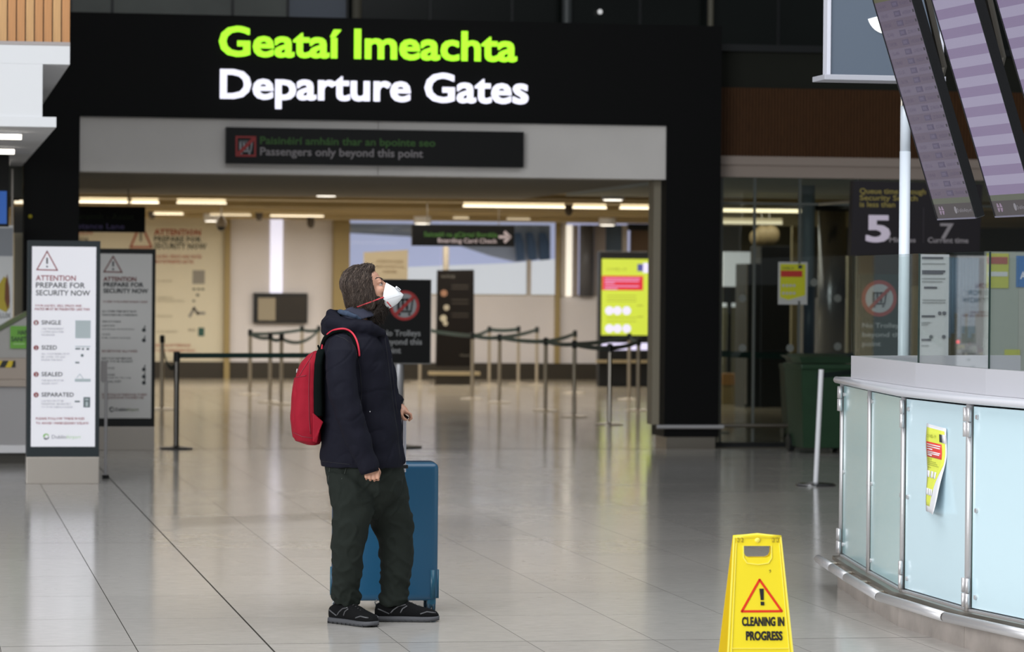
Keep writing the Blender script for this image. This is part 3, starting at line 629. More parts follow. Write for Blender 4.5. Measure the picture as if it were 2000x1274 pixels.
mb = MB(); line_px(mb, [(977, 463), (995, 463)], 0.045, 47.99); line_px(mb, [(987, 455), (995.5, 463.2), (987, 471.5)], 0.045, 47.99); mb.build('arrow', mat('soft_white_letter', (0.5, 0.43, 0.46), 0.6), t)

# wall screen (dark with a pale reflection painted on as a beige panel)
Y = YW-0.12; A, B = PY(495, 631, Y), PY(601, 573, Y)
t = thing('wall_screen', 'wide dark wall screen with a painted beige reflection at its left, left of the man', 'screen', ((A.x+B.x)/2, Y, A.z), world=True)
MB().span((A.x, Y, A.z), (B.x, Y+0.12, B.z), .005).build('casing', M_blackm, t)
rect_px(MB(), 537, 579, 597, 627, Y-.004, .004).build('glass_face', mat('grey_brown_glass', (0.045, 0.04, 0.036), 0.25), t)
rect_px(MB(), 504, 582, 538, 626, Y-.006, .004).build('beige_reflection', mat('painted_reflection', (0.36, 0.31, 0.22), 0.5), t)
# pale bronze notice behind the man's head
Y = 54.0; A, B = PY(711, 552, Y), PY(797, 488, Y)
t = thing('notice_board', 'beige lettered notice board behind the man\'s head', 'board', ((A.x+B.x)/2, Y, 0), world=True)
MB().prism([PY(711, 493, Y), PY(797, 488, Y), PY(795, 600, Y), PY(711, 600, Y)], (0, .05, 0)).build('panel', mat('beige_panel', (0.50, 0.42, 0.28), 0.6), t)
for s, y, x0, x1 in (('ATTENTION PLEASE', 513, 735, 788), ('SAFETY NOTICE TO ALL', 523, 733, 790), ('PASSENGERS', 533, 748, 775)): text_px('lettering', s, mat('tan_print', (0.36, 0.27, 0.16), 0.6), t, (x0, y), (x1, y), 5, Y-.005, res=1)
P = PF(753, 762); MB().tube([((A.x+B.x)/2, Y+.04, 0), ((A.x+B.x)/2, Y+.04, 1.6)], .03, 8).build('post', M_steeld, t); MB().tube([((A.x+B.x)/2, Y+.04, 0), ((A.x+B.x)/2, Y+.04, .03)], .25, 16).build('foot', M_steeld, t)
# dark info board
P = PF(885, 752); Y = P.y; A, B = PY(845, 745, Y), PY(926, 527, Y)
t = thing('info_board', 'tall dark info board with small pale pictures, standing right of the no trolleys sign', 'board', ((A.x+B.x)/2, Y, 0), world=True)
MB().prism([PY(855, 528, Y), PY(926, 527, Y), PY(926, 716, Y), PY(852, 716, Y)], (0, .1, 0)).build('panel', mat('near_black_panel', (0.009, 0.007, 0.006), 0.5, spec=.15), t)
text_px('lettering', 'NOTICE', mat('grey_brown_print', (0.12, 0.11, 0.09), 0.6), t, (862, 543), (888, 543), 5, Y-.005, res=1)
for q, y in enumerate((557, 563, 585, 592, 612, 618)): rect_px(MB(), 882, y, 915, y+1.8, Y-.004, .004).build('print_line', mat('faint_print', (0.05, 0.04, 0.03), 0.6), t)
for (x, y, r, c) in ((867, 573, 7, (.28, .14, .08)), (872, 601, 6, (.4, .35, .26)), (866, 622, 7, (.5, .45, .33)), (870, 632, 5, (.45, .40, .30))):
    disc_px(MB(), x, y, r, Y-.003, 9).build('picture', mat('picture_%d' % y, c, .6), t)
MB().span((A.x-.05, Y-.1, .16), (B.x+.1, Y+.2, .22)).build('foot_bar', mat('pale_wood_bar', (0.36, 0.29, 0.17), .5), t)
MB().span((A.x+.05, Y, 0), (B.x-.05, Y+.1, .17)).build('base', M_skirt, t)
text_px('lettering', 'Gate', mat('grey_brown_print', (0.12, 0.11, 0.09), 0.6), t, (897, 696), (921, 696), 4, Y-.005, res=1)
MB().tube([PY(871, 530, Y+.2), PY(871, 482, Y+.2)], .05, 8).build('post', M_brass, t)

# no trolleys board
Y = YH+0.2
P = PF(788, 882); zb2 = PY(790, 710, Y).z
A, B = PY(738, 709, Y), PY(841, 547, Y)
t = thing('no_trolleys_sign', 'black No Trolleys beyond this point board on a steel post behind the man', 'sign', (P.x, Y+.08, 0), world=True)
MB().span((A.x, Y, A.z), (B.x, Y+.05, B.z), .004).build('panel', M_signk, t)
MB().span((A.x-.005, Y+.012, A.z-.012), (B.x+.012, Y+.06, B.z+.004)).build('edge_frame', mat('grey_edge', (.30, .29, .28), .4, .6), t)
xp = PY(781, 760, Y).x
MB().tube([(xp, Y+.08, .02), (xp, Y+.08, B.z-.05)], .052, 16).build('post', mat('bright_steel_tube', (.75, .74, .76), .45, .7), t, True)
MB().lathe((xp, Y+.08, 0), [(.24, 0), (.24, .015), (.06, .03)], 24).build('foot', M_blackm, t)
O = PY(790, 597, Y-.001); R = 29.5*Y/FPX/1.0
MB().prism([O+Vector((R*cos(k*pi/16), -.001, R*sin(k*pi/16))) for k in range(32)], (0, -.002, 0)).build('ring', mat('bright_sign_red', (.50, .035, .035), .5), t)
MB().prism([O+Vector((R*.80*cos(k*pi/16), -.004, R*.80*sin(k*pi/16))) for k in range(32)], (0, -.002, 0)).build('disc', mat('grey_disc', (.40, .41, .42), .5), t)
mb = MB(); trolley(mb, O+Vector((.005, -.007, .0)), X1, Z1, .20, -Y1); mb.build('trolley_symbol', mat('black_symbol', (.015, .015, .015), .6), t)
q = Vector((.5, 0, -.5)).normalized()*.016; e = Vector((R*.62, 0, R*.62))
MB().prism([O-e-q-Y1*.012, O+e-q-Y1*.012, O+e+q-Y1*.012, O-e+q-Y1*.012], (0, -.002, 0)).build('slash', mat('bright_sign_red', (.5, .035, .035), .5), t)
M_gw = mat('grey_letter', (.36, .36, .36), .6)
for s, x0, x1, y in (('No Trolleys', 747, 821, 656), ('beyond this', 747, 824, 673), ('point', 747, 783, 690)): text_px('lettering', s, M_gw, t, (x0, y), (x1, y), 11, Y-.001, bold=.02)

# yellow covid screen totem
P = PF(1224, 757); Y = 54.5; A, B = PY(1169, 740, Y), PY(1281, 492, Y)
t = thing('screen_totem', 'black totem with a bright yellow COVID-19 screen left of the right black pillar', 'screen', ((A.x+B.x)/2, Y, 0), world=True)
MB().span((A.x, Y, 0), (B.x, Y+.2, B.z), .01).build('casing', M_blackm, t)
def lit(nm, c, e=.8): return mat(nm, (c[0]*.3, c[1]*.3, c[2]*.3), .4, emit=e, ecol=c)
M_ly = lit('lit_yellow', (.60, .70, .06), .95); M_lr = lit('lit_red', (.80, .03, .05)); M_lw = lit('lit_lilac_white', (.80, .75, 1.0), 1.0); M_lp = lit('lit_pink', (.85, .35, .60)); M_ln = lit('lit_navy', (.10, .10, .35), .8); M_lo = lit('lit_olive', (.42, .45, .05), .8)
scr = rect_px(MB(), 1175, 506, 1273, 655, Y-.004, .004).build('screen', M_ly, t)
rect_px(MB(), 1176, 539, 1256, 567, Y-.007, .003).build('red_panel', M_lr, scr)
for y, x1 in ((543, 1250), (548, 1248), (552, 1200), (558, 1248), (563, 1206)): rect_px(MB(), 1181, y, x1, y+2.5, Y-.009, .002).build('text_line', M_lp, scr)
text_px('lettering', 'COVID-19', M_lo, scr, (1184, 529), (1224, 529), 6, Y-.006, res=1)
rect_px(MB(), 1245, 516, 1256, 530, Y-.007, .003).build('emblem', M_ln, scr); rect_px(MB(), 1256, 514, 1273, 533, Y-.007, .003).build('emblem_panel', M_lw, scr)
for y in (607, 642):
    for x in (1190, 1206, 1224): disc_px(MB(), x, y, 8.5, Y-.006).build('icon_disc', M_lw, scr)
for y in (577, 583, 588, 620, 627): rect_px(MB(), 1185, y, 1243, y+1.5, Y-.006, .002).build('text_line', M_lo, scr)
for y in (596, 618): rect_px(MB(), 1244, y, 1256, y+2, Y-.006, .002).build('text_line', M_lo, scr)
rect_px(MB(), 1175, 670, 1273, 684, Y-.004, .004).build('lower_strip', M_lw, t)
MB().span((A.x-.05, Y-.12, PY(1225, 709, Y).z), (B.x+.1, Y-.03, PY(1225, 703, Y).z)).build('rail', mat('pale_wood_bar', (0.36, 0.29, 0.17), .5), t)

# ------------------------------------------------------------------ far left: kiosk screen, advert, desk
Y = 30.5; A, B = PY(-60, 442, Y), PY(18, 300, Y)
t = thing('hanging_screen', 'dark screen with a blue picture cut by the left edge of the photo', 'screen', (B.x-.1, Y, A.z), world=True)
MB().span((A.x, Y, A.z), (B.x, Y+.08, B.z)).build('casing', M_signk, t); rect_px(MB(), -50, 373, 13, 437, Y-.004, .004).build('blue_picture', lit('lit_blue', (.03, .13, .50), .55), t)
for k in (.3, .9): MB().tube([(A.x+(B.x-A.x)*k, Y+.04, B.z-.02), (A.x+(B.x-A.x)*k, Y+.04, 2.83)], .012, 8).build('hanger', M_steeld, t)
Y = 33.0; A, B = PY(-90, 640, Y), PY(26, 440, Y)
t = thing('advert_panel', 'white advert panel with a yellow and orange flame at the left edge', 'advert', (B.x-.3, Y, 0), world=True)
MB().span((A.x, Y, 0), (B.x, Y+.12, PY(10, 440, Y).z)).build('panel', mat('advert_white', (.90, .90, .90), .4), t)
rect_px(MB(), -80, 445, 25, 500, Y-.004, .004).build('grey_band', mat('grey_band', (.36, .38, .42), .5), t)
MB().prism([PY(14, 535, Y-.006), PY(18, 560, Y-.006), PY(19, 590, Y-.006), PY(15, 606, Y-.006), PY(9, 585, Y-.006), PY(10, 555, Y-.006)], (0, -.002, 0)).build('flame_core', mat('brown_flame', (.22, .07, .02), .5), t)
MB().prism([PY(-12, 570, Y-.003), PY(8, 540, Y-.003), PY(14, 545, Y-.003), PY(19, 600, Y-.003), PY(12, 610, Y-.003), PY(-10, 600, Y-.003)], (0, -.002, 0)).build('flame', mat('yellow_flame', (.65, .50, .04), .5), t)
text_px('lettering', 'LUX', mat('advert_grey', (.25, .25, .25), .6), t, (0, 621), (21, 619), 9, Y-.003)
for a, b, m, y0, y1, lb in ((19, 26, mat('pale_column', (0.55, 0.5, 0.45), 0.5), 330, 900, 0), (27, 46, M_cream, 455, 640, 1)): 
    YY = 34.6 if lb else 33.4
    A, B = PY(a, y1, YY), PY(b, y0, YY); structure(MB().span((A.x, YY, 0), (B.x, YY+.1, B.z)).build('pillar', m))
structure(rect_px(MB(), 27, 403, 48, 455, 36, .1).build('trim_3', mat('grey_lintel', (.10, .10, .095), .6)))
t = thing('strip_light', 'short warm tube left of the left black pillar', 'light', PY(37, 394, 36), world=True); rect_px(MB(), 28, 391, 45, 398, 35.9, .05).build('tube', M_lin, t); rect_px(MB(), 27, 378, 46, 391, 35.9, .06).build('housing', M_ceil, t)
# the desk
Y = 29.9; P = PF(0, 906); Y = P.y
xr = PY(100, 800, Y).x; zt_ = PY(20, 742, Y).z
t = thing('service_desk', 'grey desk with a sloping glass screen behind the bright totem at the left edge', 'desk', (xr-1, Y, 0), world=True)
MB().span((xr-3, Y, .12), (xr, Y+.9, zt_-.05)).build('body', mat('grey_laminate', (.42, .40, .40), .4), t)
MB().span((xr-3, Y-.06, zt_-.06), (xr+.02, Y+.95, zt_)).build('desktop', mat('stone_top', (.46, .38, .32), .35), t)
MB().span((xr-3, Y-.05, .10), (xr, Y+.0, .17)).build('foot_rail', M_steel, t); MB().span((xr-3, Y+.05, 0), (xr-.02, Y+.85, .12)).build('plinth', M_skirt, t)
MB().span((xr-3, Y+.25, zt_), (xr, Y+.9, PY(20, 700, Y+.25).z)).build('upper_shelf', mat('stone_top', (.46, .38, .32), .35), t)
MB().prism([PY(-40, 660, Y+.5), PY(52, 610, Y+.5), PY(52, 704, Y+.5), PY(-40, 704, Y+.5)], (0, .3, 0)).build('screen_panel', mat('grey_screen', (.44, .42, .40), .4), t)
MB().prism([PY(-40, 658, Y+.47), PY(52, 608, Y+.47), PY(52, 617, Y+.47), PY(-40, 668, Y+.47)], (0, .36, 0)).build('green_glass_edge', mat('green_glass_edge', (.16, .20, .10), .2), t)
P = PY(36, 683, Y+.45); s_ = thing('hand_sanitiser_sign', 'green HAND SANITISER notice on the desk left of the bright totem', 'sign', P, world=True)
rect_px(MB(), 20, 637, 60, 681, Y+.47, .015).build('sheet', mat('bright_green_sheet', (.17, .45, .05), .5), s_)
text_px('lettering', 'HAND', M_dk, s_, (35, 654), (62, 654), 9, Y+.468); text_px('lettering', 'SANITISER', M_dk, s_, (22, 667), (72, 667), 9, Y+.468)
rect_px(MB(), 26, 671, 48, 673, Y+.466, .002).build('print_line', mat('pale_lime', (.45, .7, .3), .6), s_)
P = PY(14, 718, Y+.24); s_ = thing('hazard_tape', 'yellow and black hazard tape along the desk shelf at the left edge', 'tape', P, world=True)
x = -50
while x < 30:
    MB().prism([PY(x, 718, Y+.245), PY(x+12, 718, Y+.245), PY(x+19, 705, Y+.245), PY(x+7, 705, Y+.245)] if x+19 < 40 else [PY(x, 718, Y+.245), PY(x+8, 718, Y+.245), PY(x+8, 705, Y+.245), PY(x+4, 705, Y+.245)], (0, -.004, 0)).build('tape_stripe', mat('tape_yellow', (.75, .55, .02), .4) if (int((x+50)/12) % 2) else M_blackm, s_)
    x += 12

# ------------------------------------------------------------------ right: glazed partition and what stands behind it
YG = YH+0.35
gx0, gx1 = 8.06, 12.5
gp_ = structure(MB().span((gx0, YG-.02, 0.0), (gx1, YG+.04, .05)).build('window_4', M_blackm))
MB().tube([(8.12, YG-.10, .225), (PY(1562, 838, YG).x, YG-.10, .225)], .018, 8).build('bumper_rail', M_steeld, gp_)
for px_ in (1408, 1472, 1560, 1672):
    x = PY(px_, 600, YG).x; MB().span((x-.012, YG-.015, .05), (x+.012, YG+.015, zc)).build('mullion', mat('dim_grey_metal', (.10, .11, .10), .4), gp_)
for a, b in ((8.07, PY(1472, 600, YG).x-.012), (PY(1472, 600, YG).x+.012, PY(1560, 600, YG).x-.012), (PY(1560, 600, YG).x+.012, PY(1672, 600, YG).x-.012), (PY(1672, 600, YG).x+.012, gx1)):
    MB().span((a, YG-.004, .05), (b, YG+.004, zc)).build('pane', glass('smoked_glass', (.80, .84, .81), 1.1), gp_)
MB().span((8.07, YG-.02, PY(1500, 400, YG).z), (gx1, YG+.02, PY(1500, 396, YG).z)).build('transom', mat('dim_grey_metal', (.10, .11, .10), .4), gp_)
for x, y in ((1450, 583), (1636, 583), (1450, 680), (1543, 680), (1636, 677), (1590, 552)):
    disc_px(MB(), x, y, 8, YG-.008, 18).build('glass_dot', mat('frosted_dot', (.17, .18, .16), .6), gp_)
P = PY(1548, 595, YG-.012)
t = thing('poster', 'small yellow COVID poster stuck on the dark glass partition', 'poster', P, world=True)
rect_px(MB(), 1520, 512, 1577, 595, YG-.013, .006).build('sheet', mat('paper_grey', (.52, .52, .50), .6), t)
rect_px(MB(), 1524, 516, 1573, 586, YG-.016, .003).build('yellow_field', mat('poster_yellow', (.62, .62, .02), .5), t)
MB().prism([PY(1524, 588, YG-.016), PY(1524, 581, YG-.0165), PY(1540, 586, YG-.0165), PY(1573, 577, YG-.0165), PY(1573, 588, YG-.0165)], (0, -.002, 0)).build('white_wave', mat('paper_grey', (.52, .52, .50), .6), t)
rect_px(MB(), 1525, 529, 1567, 541, YG-.018, .002).build('red_panel', mat('poster_red', (.55, .04, .03), .5), t)
rect_px(MB(), 1559, 518, 1567, 525, YG-.018, .002).build('emblem', mat('dark_ink', (.03, .03, .03), .7), t)
text_px('lettering', 'COVID-19', M_dk, t, (1527, 526), (1550, 526), 4, YG-.017, res=1)
for y, xs_ in ((558, (1530, 1537, 1544, 1551)), (573, (1530, 1537, 1544, 1551))):
    for x in xs_: disc_px(MB(), x, y, 3, YG-.0175, 8).build('icon_disc', mat('paper_grey', (.52, .52, .50), .6), t)
# behind the glass
Yb = 44.0
t = thing('linear_light', 'long warm linear light behind the dark glass right of the black pillar', 'light', PY(1488, 411, 40.5), world=True); rect_px(MB(), 1405, 408, 1572, 415, 40.5, .06).build('diffuser', mat('warm_linear_bright', (1, .9, .7), .4, emit=2.2, ecol=(1, .82, .55)), t); rect_px(MB(), 1405, 402, 1572, 408, 40.5, .07).build('housing', M_ceil, t)
t = thing('linear_light', 'dimmer second linear light behind the dark glass, under the long one', 'light', PY(1460, 435, 45.0), world=True); rect_px(MB(), 1400, 432, 1528, 438, 45.0, .06).build('diffuser', M_lin2, t); rect_px(MB(), 1400, 426, 1528, 432, 45.0, .07).build('housing', M_ceil, t); rect_px(MB(), 1450, 380, 1452, 427, 45.03, .02).build('hanger', M_steeld, t)
t = thing('ceiling_bulkhead', 'cream ceiling bulkhead behind the dark glass right of the black pillar', 'ceiling', PY(1600, 430, 46), world=True); rect_px(MB(), 1400, 400, 1760, 442, 46.2, .3).build('panel', mat('olive_cream', (.30, .25, .14), .7), t)
for k, (x, y) in enumerate(((1476, 464), (1490, 460), (1505, 459))):
    P = PY(x, y, 45.5); o = MB().ball((0, 0, 0), (.13, .1, .14) if k else (.09, .08, .11), 18).build('globe_lamp', mat('globe_wood', (.45, .33, .17), .5), None, True, P); tag(o, ('smallest, left', 'middle', 'largest, right')[k]+' of three brown globes under the ceiling behind the dark glass', 'lamp')
    MB().tube([(0, .05, .08), (0, .12, 2.855-P.z)], .01, 6).build('stem', M_steeld, o)
P = PF(1450, 748); Y = 52.0
t = thing('light_box', 'pale lit panel behind the dark glass beside the black pillar', 'panel', PY(1450, 600, Y), world=True); rect_px(MB(), 1413, 492, 1486, 600, Y, .1).build('panel', mat('pale_lit_panel', (.6, .62, .65), .5, emit=.42, ecol=(.8, .83, .9)), t); rect_px(MB(), 1413, 600, 1486, 771, Y, .1).build('lower_panel', mat('dark_olive', (.10, .095, .06), .6), t)
t = thing('small_monitor', 'small dark monitor before the pale lit panel beside the black pillar', 'screen', PY(1426, 590, 50), world=True); rect_px(MB(), 1412, 560, 1438, 592, 50, .06).build('casing', M_blackm, t); rect_px(MB(), 1420, 592, 1428, 779, 50.02, .04).build('stand', M_blackm, t)
t = thing('wooden_box', 'orange wooden box low behind the dark glass beside the black pillar', 'box', PF(1434, 775), world=True); Y = PF(1434, 790).y; rect_px(MB(), 1411, 730, 1455, 752, Y, .3).build('top_panel', mat('orange_wood', (.40, .20, .06), .5), t); rect_px(MB(), 1411, 752, 1455, 790, Y+.02, .3).build('body', mat('ochre_wood', (.30, .22, .09), .5), t)
P = PF(1500, 796); Y = P.y
A, B, C = PY(1457, 515, Y), PY(1541, 796, Y), PY(1486, 480, Y)
t = thing('equipment_cabinet', 'tall dark equipment cabinet behind the glass under the yellow poster', 'cabinet', (B.x-.3, Y, 0), world=True)
MB().span((A.x, Y, 0), (C.x, Y+.6, A.z), .01).build('lower_body', M_blackm, t); MB().span((C.x, Y-.02, 0), (B.x, Y+.6, C.z), .01).build('upper_body', mat('black_cabinet', (.008, .008, .009), .4), t)
rect_px(MB(), 1457, 515, 1460, 790, Y-.03, .02).build('steel_edge', M_steeld, t)
col_px(1545, 1560, 440, 780, 47.0, mat('olive_cream', (.30, .25, .14), .7))
col_px(1564, 1592, 345, 560, 36.6, mat('blue_grey_pole_reflection', (.42, .48, .58), .35), rnd=True)  # this and the next column: a metal pole's reflection, built as solids
col_px(1568, 1592, 560, 700, 36.6, mat('dark_blue_pole_reflection', (.12, .15, .22), .35), rnd=True)
P = PF(1625, 760); col_px(1596, 1652, 400, 745, 43.5, mat('dark_steel_column', (.30, .30, .31), .25, .75), rnd=True)
col_px(1655, 1672, 500, 700, 44.5, mat('warm_cream', (.50, .45, .30), .6)); col_px(1592, 1664, 400, 412, 43.1, M_blackm, 'trim_4')
MB().ball(PY(1562, 422, 43), .035, 8).build('red_lamp', mat('dark_red', (.2, .01, .01), .5), gp_)
b_ = thing('stanchion', 'dark barrier post behind the glass partition holding the wide green belt', 'barrier post', PF(1398, 845)); MB().lathe((0, 0, 0), [(.16, 0), (.16, .01), (.03, .03)], 16).build('base', M_blackm, b_); MB().tube([(0, 0, .02), (0, 0, .95)], .025, 10).build('pole', M_blackm, b_)
belt(b_, PF(1700, 850), .90, .02, .07)
# wheelie bins
P = PF(1600, 880); Y = P.y
def bin_(xl, xr, yt, Y, label):
    A, B = PY(xl, 870, Y), PY(xr, 870, Y); z = PY((xl+xr)/2, yt, Y).z; w = B.x-A.x; cx = (A.x+B.x)/2
    t = thing('wheelie_bin', label, 'bin', (cx, Y, 0))
    m = mat('dark_green_plastic', (.016, .052, .022), .45, var=.1)
    def fr(zz, k, d0, d1): return [(-w/2*k, d0, zz), (w/2*k, d0, zz), (w/2*k, d1, zz), (-w/2*k, d1, zz)]
    mb = MB(); lo = [mb.bm.verts.new(p) for p in fr(.06, .84, .04, .58)]; hi = [mb.bm.verts.new(p) for p in fr(z-.1, .97, 0, .68)]
    mb.bm.faces.new(lo); mb.bm.faces.new(hi[::-1])
    for k in range(4): mb.bm.faces.new((lo[k], lo[(k+1) % 4], hi[(k+1) % 4], hi[k]))
    mb.build('body', m, t)
    MB().span((-w/2, -.03, z-.14), (w/2, .7, z-.09), .01).build('rim', m, t)
    MB().prism([(-w/2, -.03, z-.08), (w/2, -.03, z-.08), (w/2*.96, .1, z-.02), (w/2*.9, .35, z), (-w/2*.9, .35, z), (-w/2*.96, .1, z-.02)], (0, .36, 0)).build('lid', m, t)
    for s in (-1, 1): MB().tube([(s*w*.36, .56, .09), (s*w*.46, .56, .09)], .09, 14).build('wheel', M_blackm, t)
    return t
bin_(1562, 1668, 694, Y-.75, 'dark green wheelie bin with a wide lid standing before the glass partition')
bin_(1551, 1600, 697, YG+1.2, 'narrower green wheelie bin behind the glass, left of the wide one')
# queue time sign
Y = 31.8; A, B = PY(1663, 499, Y), PY(1917, 353, Y)
t = thing('queue_time_sign', 'dark hanging sign showing queue time 5 minutes and current time behind the pole', 'sign', ((A.x+B.x)/2, Y, A.z), world=True)
MB().prism([PY(1667, 353, Y), PY(1919, 360, Y), PY(1913, 492, Y), PY(1661, 500, Y)], (0, .12, 0)).build('panel', mat('sign_charcoal', (.022, .018, .022), .4), t)
for k in (1720, 1860): x = PY(k, 380, Y).x; zh = PY(1500, 398, YG).z; MB().tube([(x, Y+.06, zh), (x, YG-.015, zh)], .015, 8).build('bracket_arm', M_steeld, t)
M_go = mat('gold_letter', (.34, .27, .07), .6); M_lil = mat('lilac_white_letter', (.75, .66, .78), .5, emit=.12, ecol=(.8, .7, .85)); M_lil2 = mat('dim_lilac_letter', (.40, .36, .38), .6)
for s, x0, x1, y in (('Queue time through', 1679, 1808, 378), ('Security Search', 1679, 1792, 391), ('is less than', 1679, 1748, 404)): text_px('lettering', s, M_go, t, (x0, y), (x1, y+1), 10, Y-.002, bold=.02)
text_px('lettering', '5', M_lil, t, (1692, 471), (1737, 471), 49, Y-.002, bold=.03)
text_px('lettering', 'Minutes', M_lil2, t, (1737, 473), (1788, 473), 9, Y-.002, bold=.02); text_px('lettering', '7', M_lil2, t, (1836, 466), (1862, 466), 29, Y-.002, bold=.02)
text_px('lettering', 'Current time', M_lil2, t, (1812, 474), (1891, 474), 10, Y-.002, bold=.02)
rect_px(MB(), 1803, 405, 1804.5, 475, Y-.004, .003).build('divider', mat('grey_line', (.06, .05, .06), .5), t)
# ------------------------------------------------------------------ curved glass service counter on the right
G = [Vector((5.20, 19.15, 0)), Vector((5.05, 18.15, 0)), Vector((4.90, 17.07, 0)), Vector((4.765, 16.0, 0)), Vector((4.785, 15.0, 0)), Vector((4.93, 14.0, 0)), Vector((5.20, 13.05, 0)), Vector((5.6, 12.2, 0))]
G = G[1:]
def outn(i):
    a = G[max(i-1, 0)]; b = G[min(i+1, len(G)-1)]; d = (b-a).normalized(); return Vector((d.y, -d.x, 0))*(1 if d.y < 0 else -1)
def offs(k, first=0.0):
    """the counter's outline moved outwards by k"""
    r = [G[i]+outn(i)*k for i in range(len(G))]
    d = (G[0]-G[1]).normalized(); r[0] = r[0]+d*first
    return r
ct = thing('service_counter', 'curved service counter with pale blue glass panels and stone plinth at the right', 'counter', (6.2, 15.5, 0), world=True)
M_stone = mat('mottled_stone', (.36, .31, .28), .35, var=.22, vscale=5, bump=.1, bscale=20)
def strip(o, k, z0, z1, inner, name, m, par, bev=0.0, i0=0, i1=None, gap=0.0, each=True):
    """a course following the outline: outer face at k, inner at k-inner; one piece for each facet"""
    P = offs(k); Q = offs(k-inner); last = (i1 or len(P)-1)
    for i in range(i0, last):
        d = (P[i+1]-P[i]).normalized()*gap
        mb = MB(); a, b, c, e = P[i]+d, P[i+1]-d, Q[i+1]-d, Q[i]+d
        mb.prism([v+Z1*z0 for v in (a, b, c, e)], (0, 0, z1-z0))
        if bev: bmesh.ops.bevel(mb.bm, geom=mb.bm.edges[:], offset=bev, segments=2, affect='EDGES')
        mb.build(name, m, par)
strip(None, .03, 0, .145, .35, 'plinth_stone', M_stone, ct, gap=.0015)
strip(None, .06, .150, .172, .14, 'steel_ledge', M_steeld, ct)
strip(None, .02, .172, .182, .04, 'bottom_channel', M_steel, ct, gap=.02)
# body behind the glass
inn = offs(-.10)
MB().prism([v+Z1*.145 for v in inn]+[Vector((8.2, 12.2, .145)), Vector((8.2, 18.4, .145))], (0, 0, .95)).build('core', mat('pale_counter_core', (.55, .62, .64), .5), ct)
# bumper rail pieces with joints
BR = [v+Z1*.145 for v in offs(.125)]; BR[0] = BR[0]+(BR[0]-BR[1]).normalized()*.10
for i in range(len(BR)-1):
    a, b = BR[i], BR[i+1]; d = (b-a).normalized()
    pts = [(a+d*.0, b-d*.0)]
    if i == 0: m_ = a.lerp(b, .5); pts = [(a, m_-d*.006), (m_+d*.006, b-d*.012)]
    else: pts = [(a+d*.012, b-d*.012)]
    for p, q in pts: MB().tube([p, q], .024, 16, up=(0, 0, 1)).build('bumper_rail', M_steel, ct, True)
    MB().tube([b-d*.014, b+(BR[min(i+2, len(BR)-1)]-b).normalized()*.014], .021, 12, up=(0, 0, 1)).build('rail_joint', mat('dark_joint_ring', (.12, .11, .10), .4, .6), ct)
    for k in (.25, .75):
        p = a.lerp(b, k); nn = Vector((d.y, -d.x, 0))*(1 if d.y < 0 else -1)
        MB().tube([p, p-nn*.10], .010, 8, up=(0, 0, 1)).build('rail_bracket', M_steeld, ct)
# glass panels, posts, hinges, bolts
M_pan = mat('pale_blue_back_painted_glass', (.62, .79, .86), .15, coat=.3, var=.02, vscale=1)
M_pan2 = mat('teal_tinted_glass', (.50, .72, .75), .15, coat=.3)
M_edge = mat('green_glass_rim', (.05, .20, .17), .15)
for i in range(len(G)-1):
    a, b = G[i], G[i+1]; d = (b-a).normalized(); nn = Vector((d.y, -d.x, 0))*(1 if d.y < 0 else -1)
    R = Matrix((d, nn, Z1)).transposed(); L = (b-a).length; c = (a+b)/2; w = L-.052
    zb, zt = .188, 1.118
    MB().box(c+Z1*(zb+zt)/2, (w, .012, zt-zb), R, .001).build('glass_panel', M_pan2 if i < 2 else M_pan, ct)
    for s in (-1, 1): MB().box(c+d*s*(w/2+.001)+Z1*(zb+zt)/2, (.002, .013, zt-zb), R).build('glass_rim', M_edge, ct)
    for (s, z) in ((-1, 1.07), (-1, .64), (-1, .24), (1, 1.07), (1, .64), (1, .24)):
        if i >= 2 and s == 1 and z == .64: continue
        p = c+d*s*(w/2-.045)+Z1*z
        MB().tube([p, p+nn*.016], .011, 12, up=(0, 0, 1)).build('bolt', M_steel, ct)
for i in range(len(G)):
    n_ = outn(i); p = G[i]+n_*.01
    r = .015 if i < 3 else .020
    MB().tube([p+Z1*.165, p+Z1*1.13], r, 16).build('post', M_steel, ct, True)
    t_ = Vector((-n_.y, n_.x, 0))
    ends = {0: (1, 1), 1: (0, 0), 2: (1, 1)}.get(i, (1, 1))
    for f_, (z0, z1) in zip(ends, ((.185, .325), (.975, 1.115))):
        if not f_: continue
        for k, s in enumerate((-1, 1)) if i >= 3 or i == 0 else ((0, 1),):
            q = p + n_*.016 + t_*(.022*s)
            for m_ in range(2): MB().tube([q+Z1*(z0+(z1-z0)*(m_*.5)+.002), q+Z1*(z0+(z1-z0)*(m_*.5+.5)-.002)], .0115, 12).build('hinge_barrel', M_steel, ct, True)
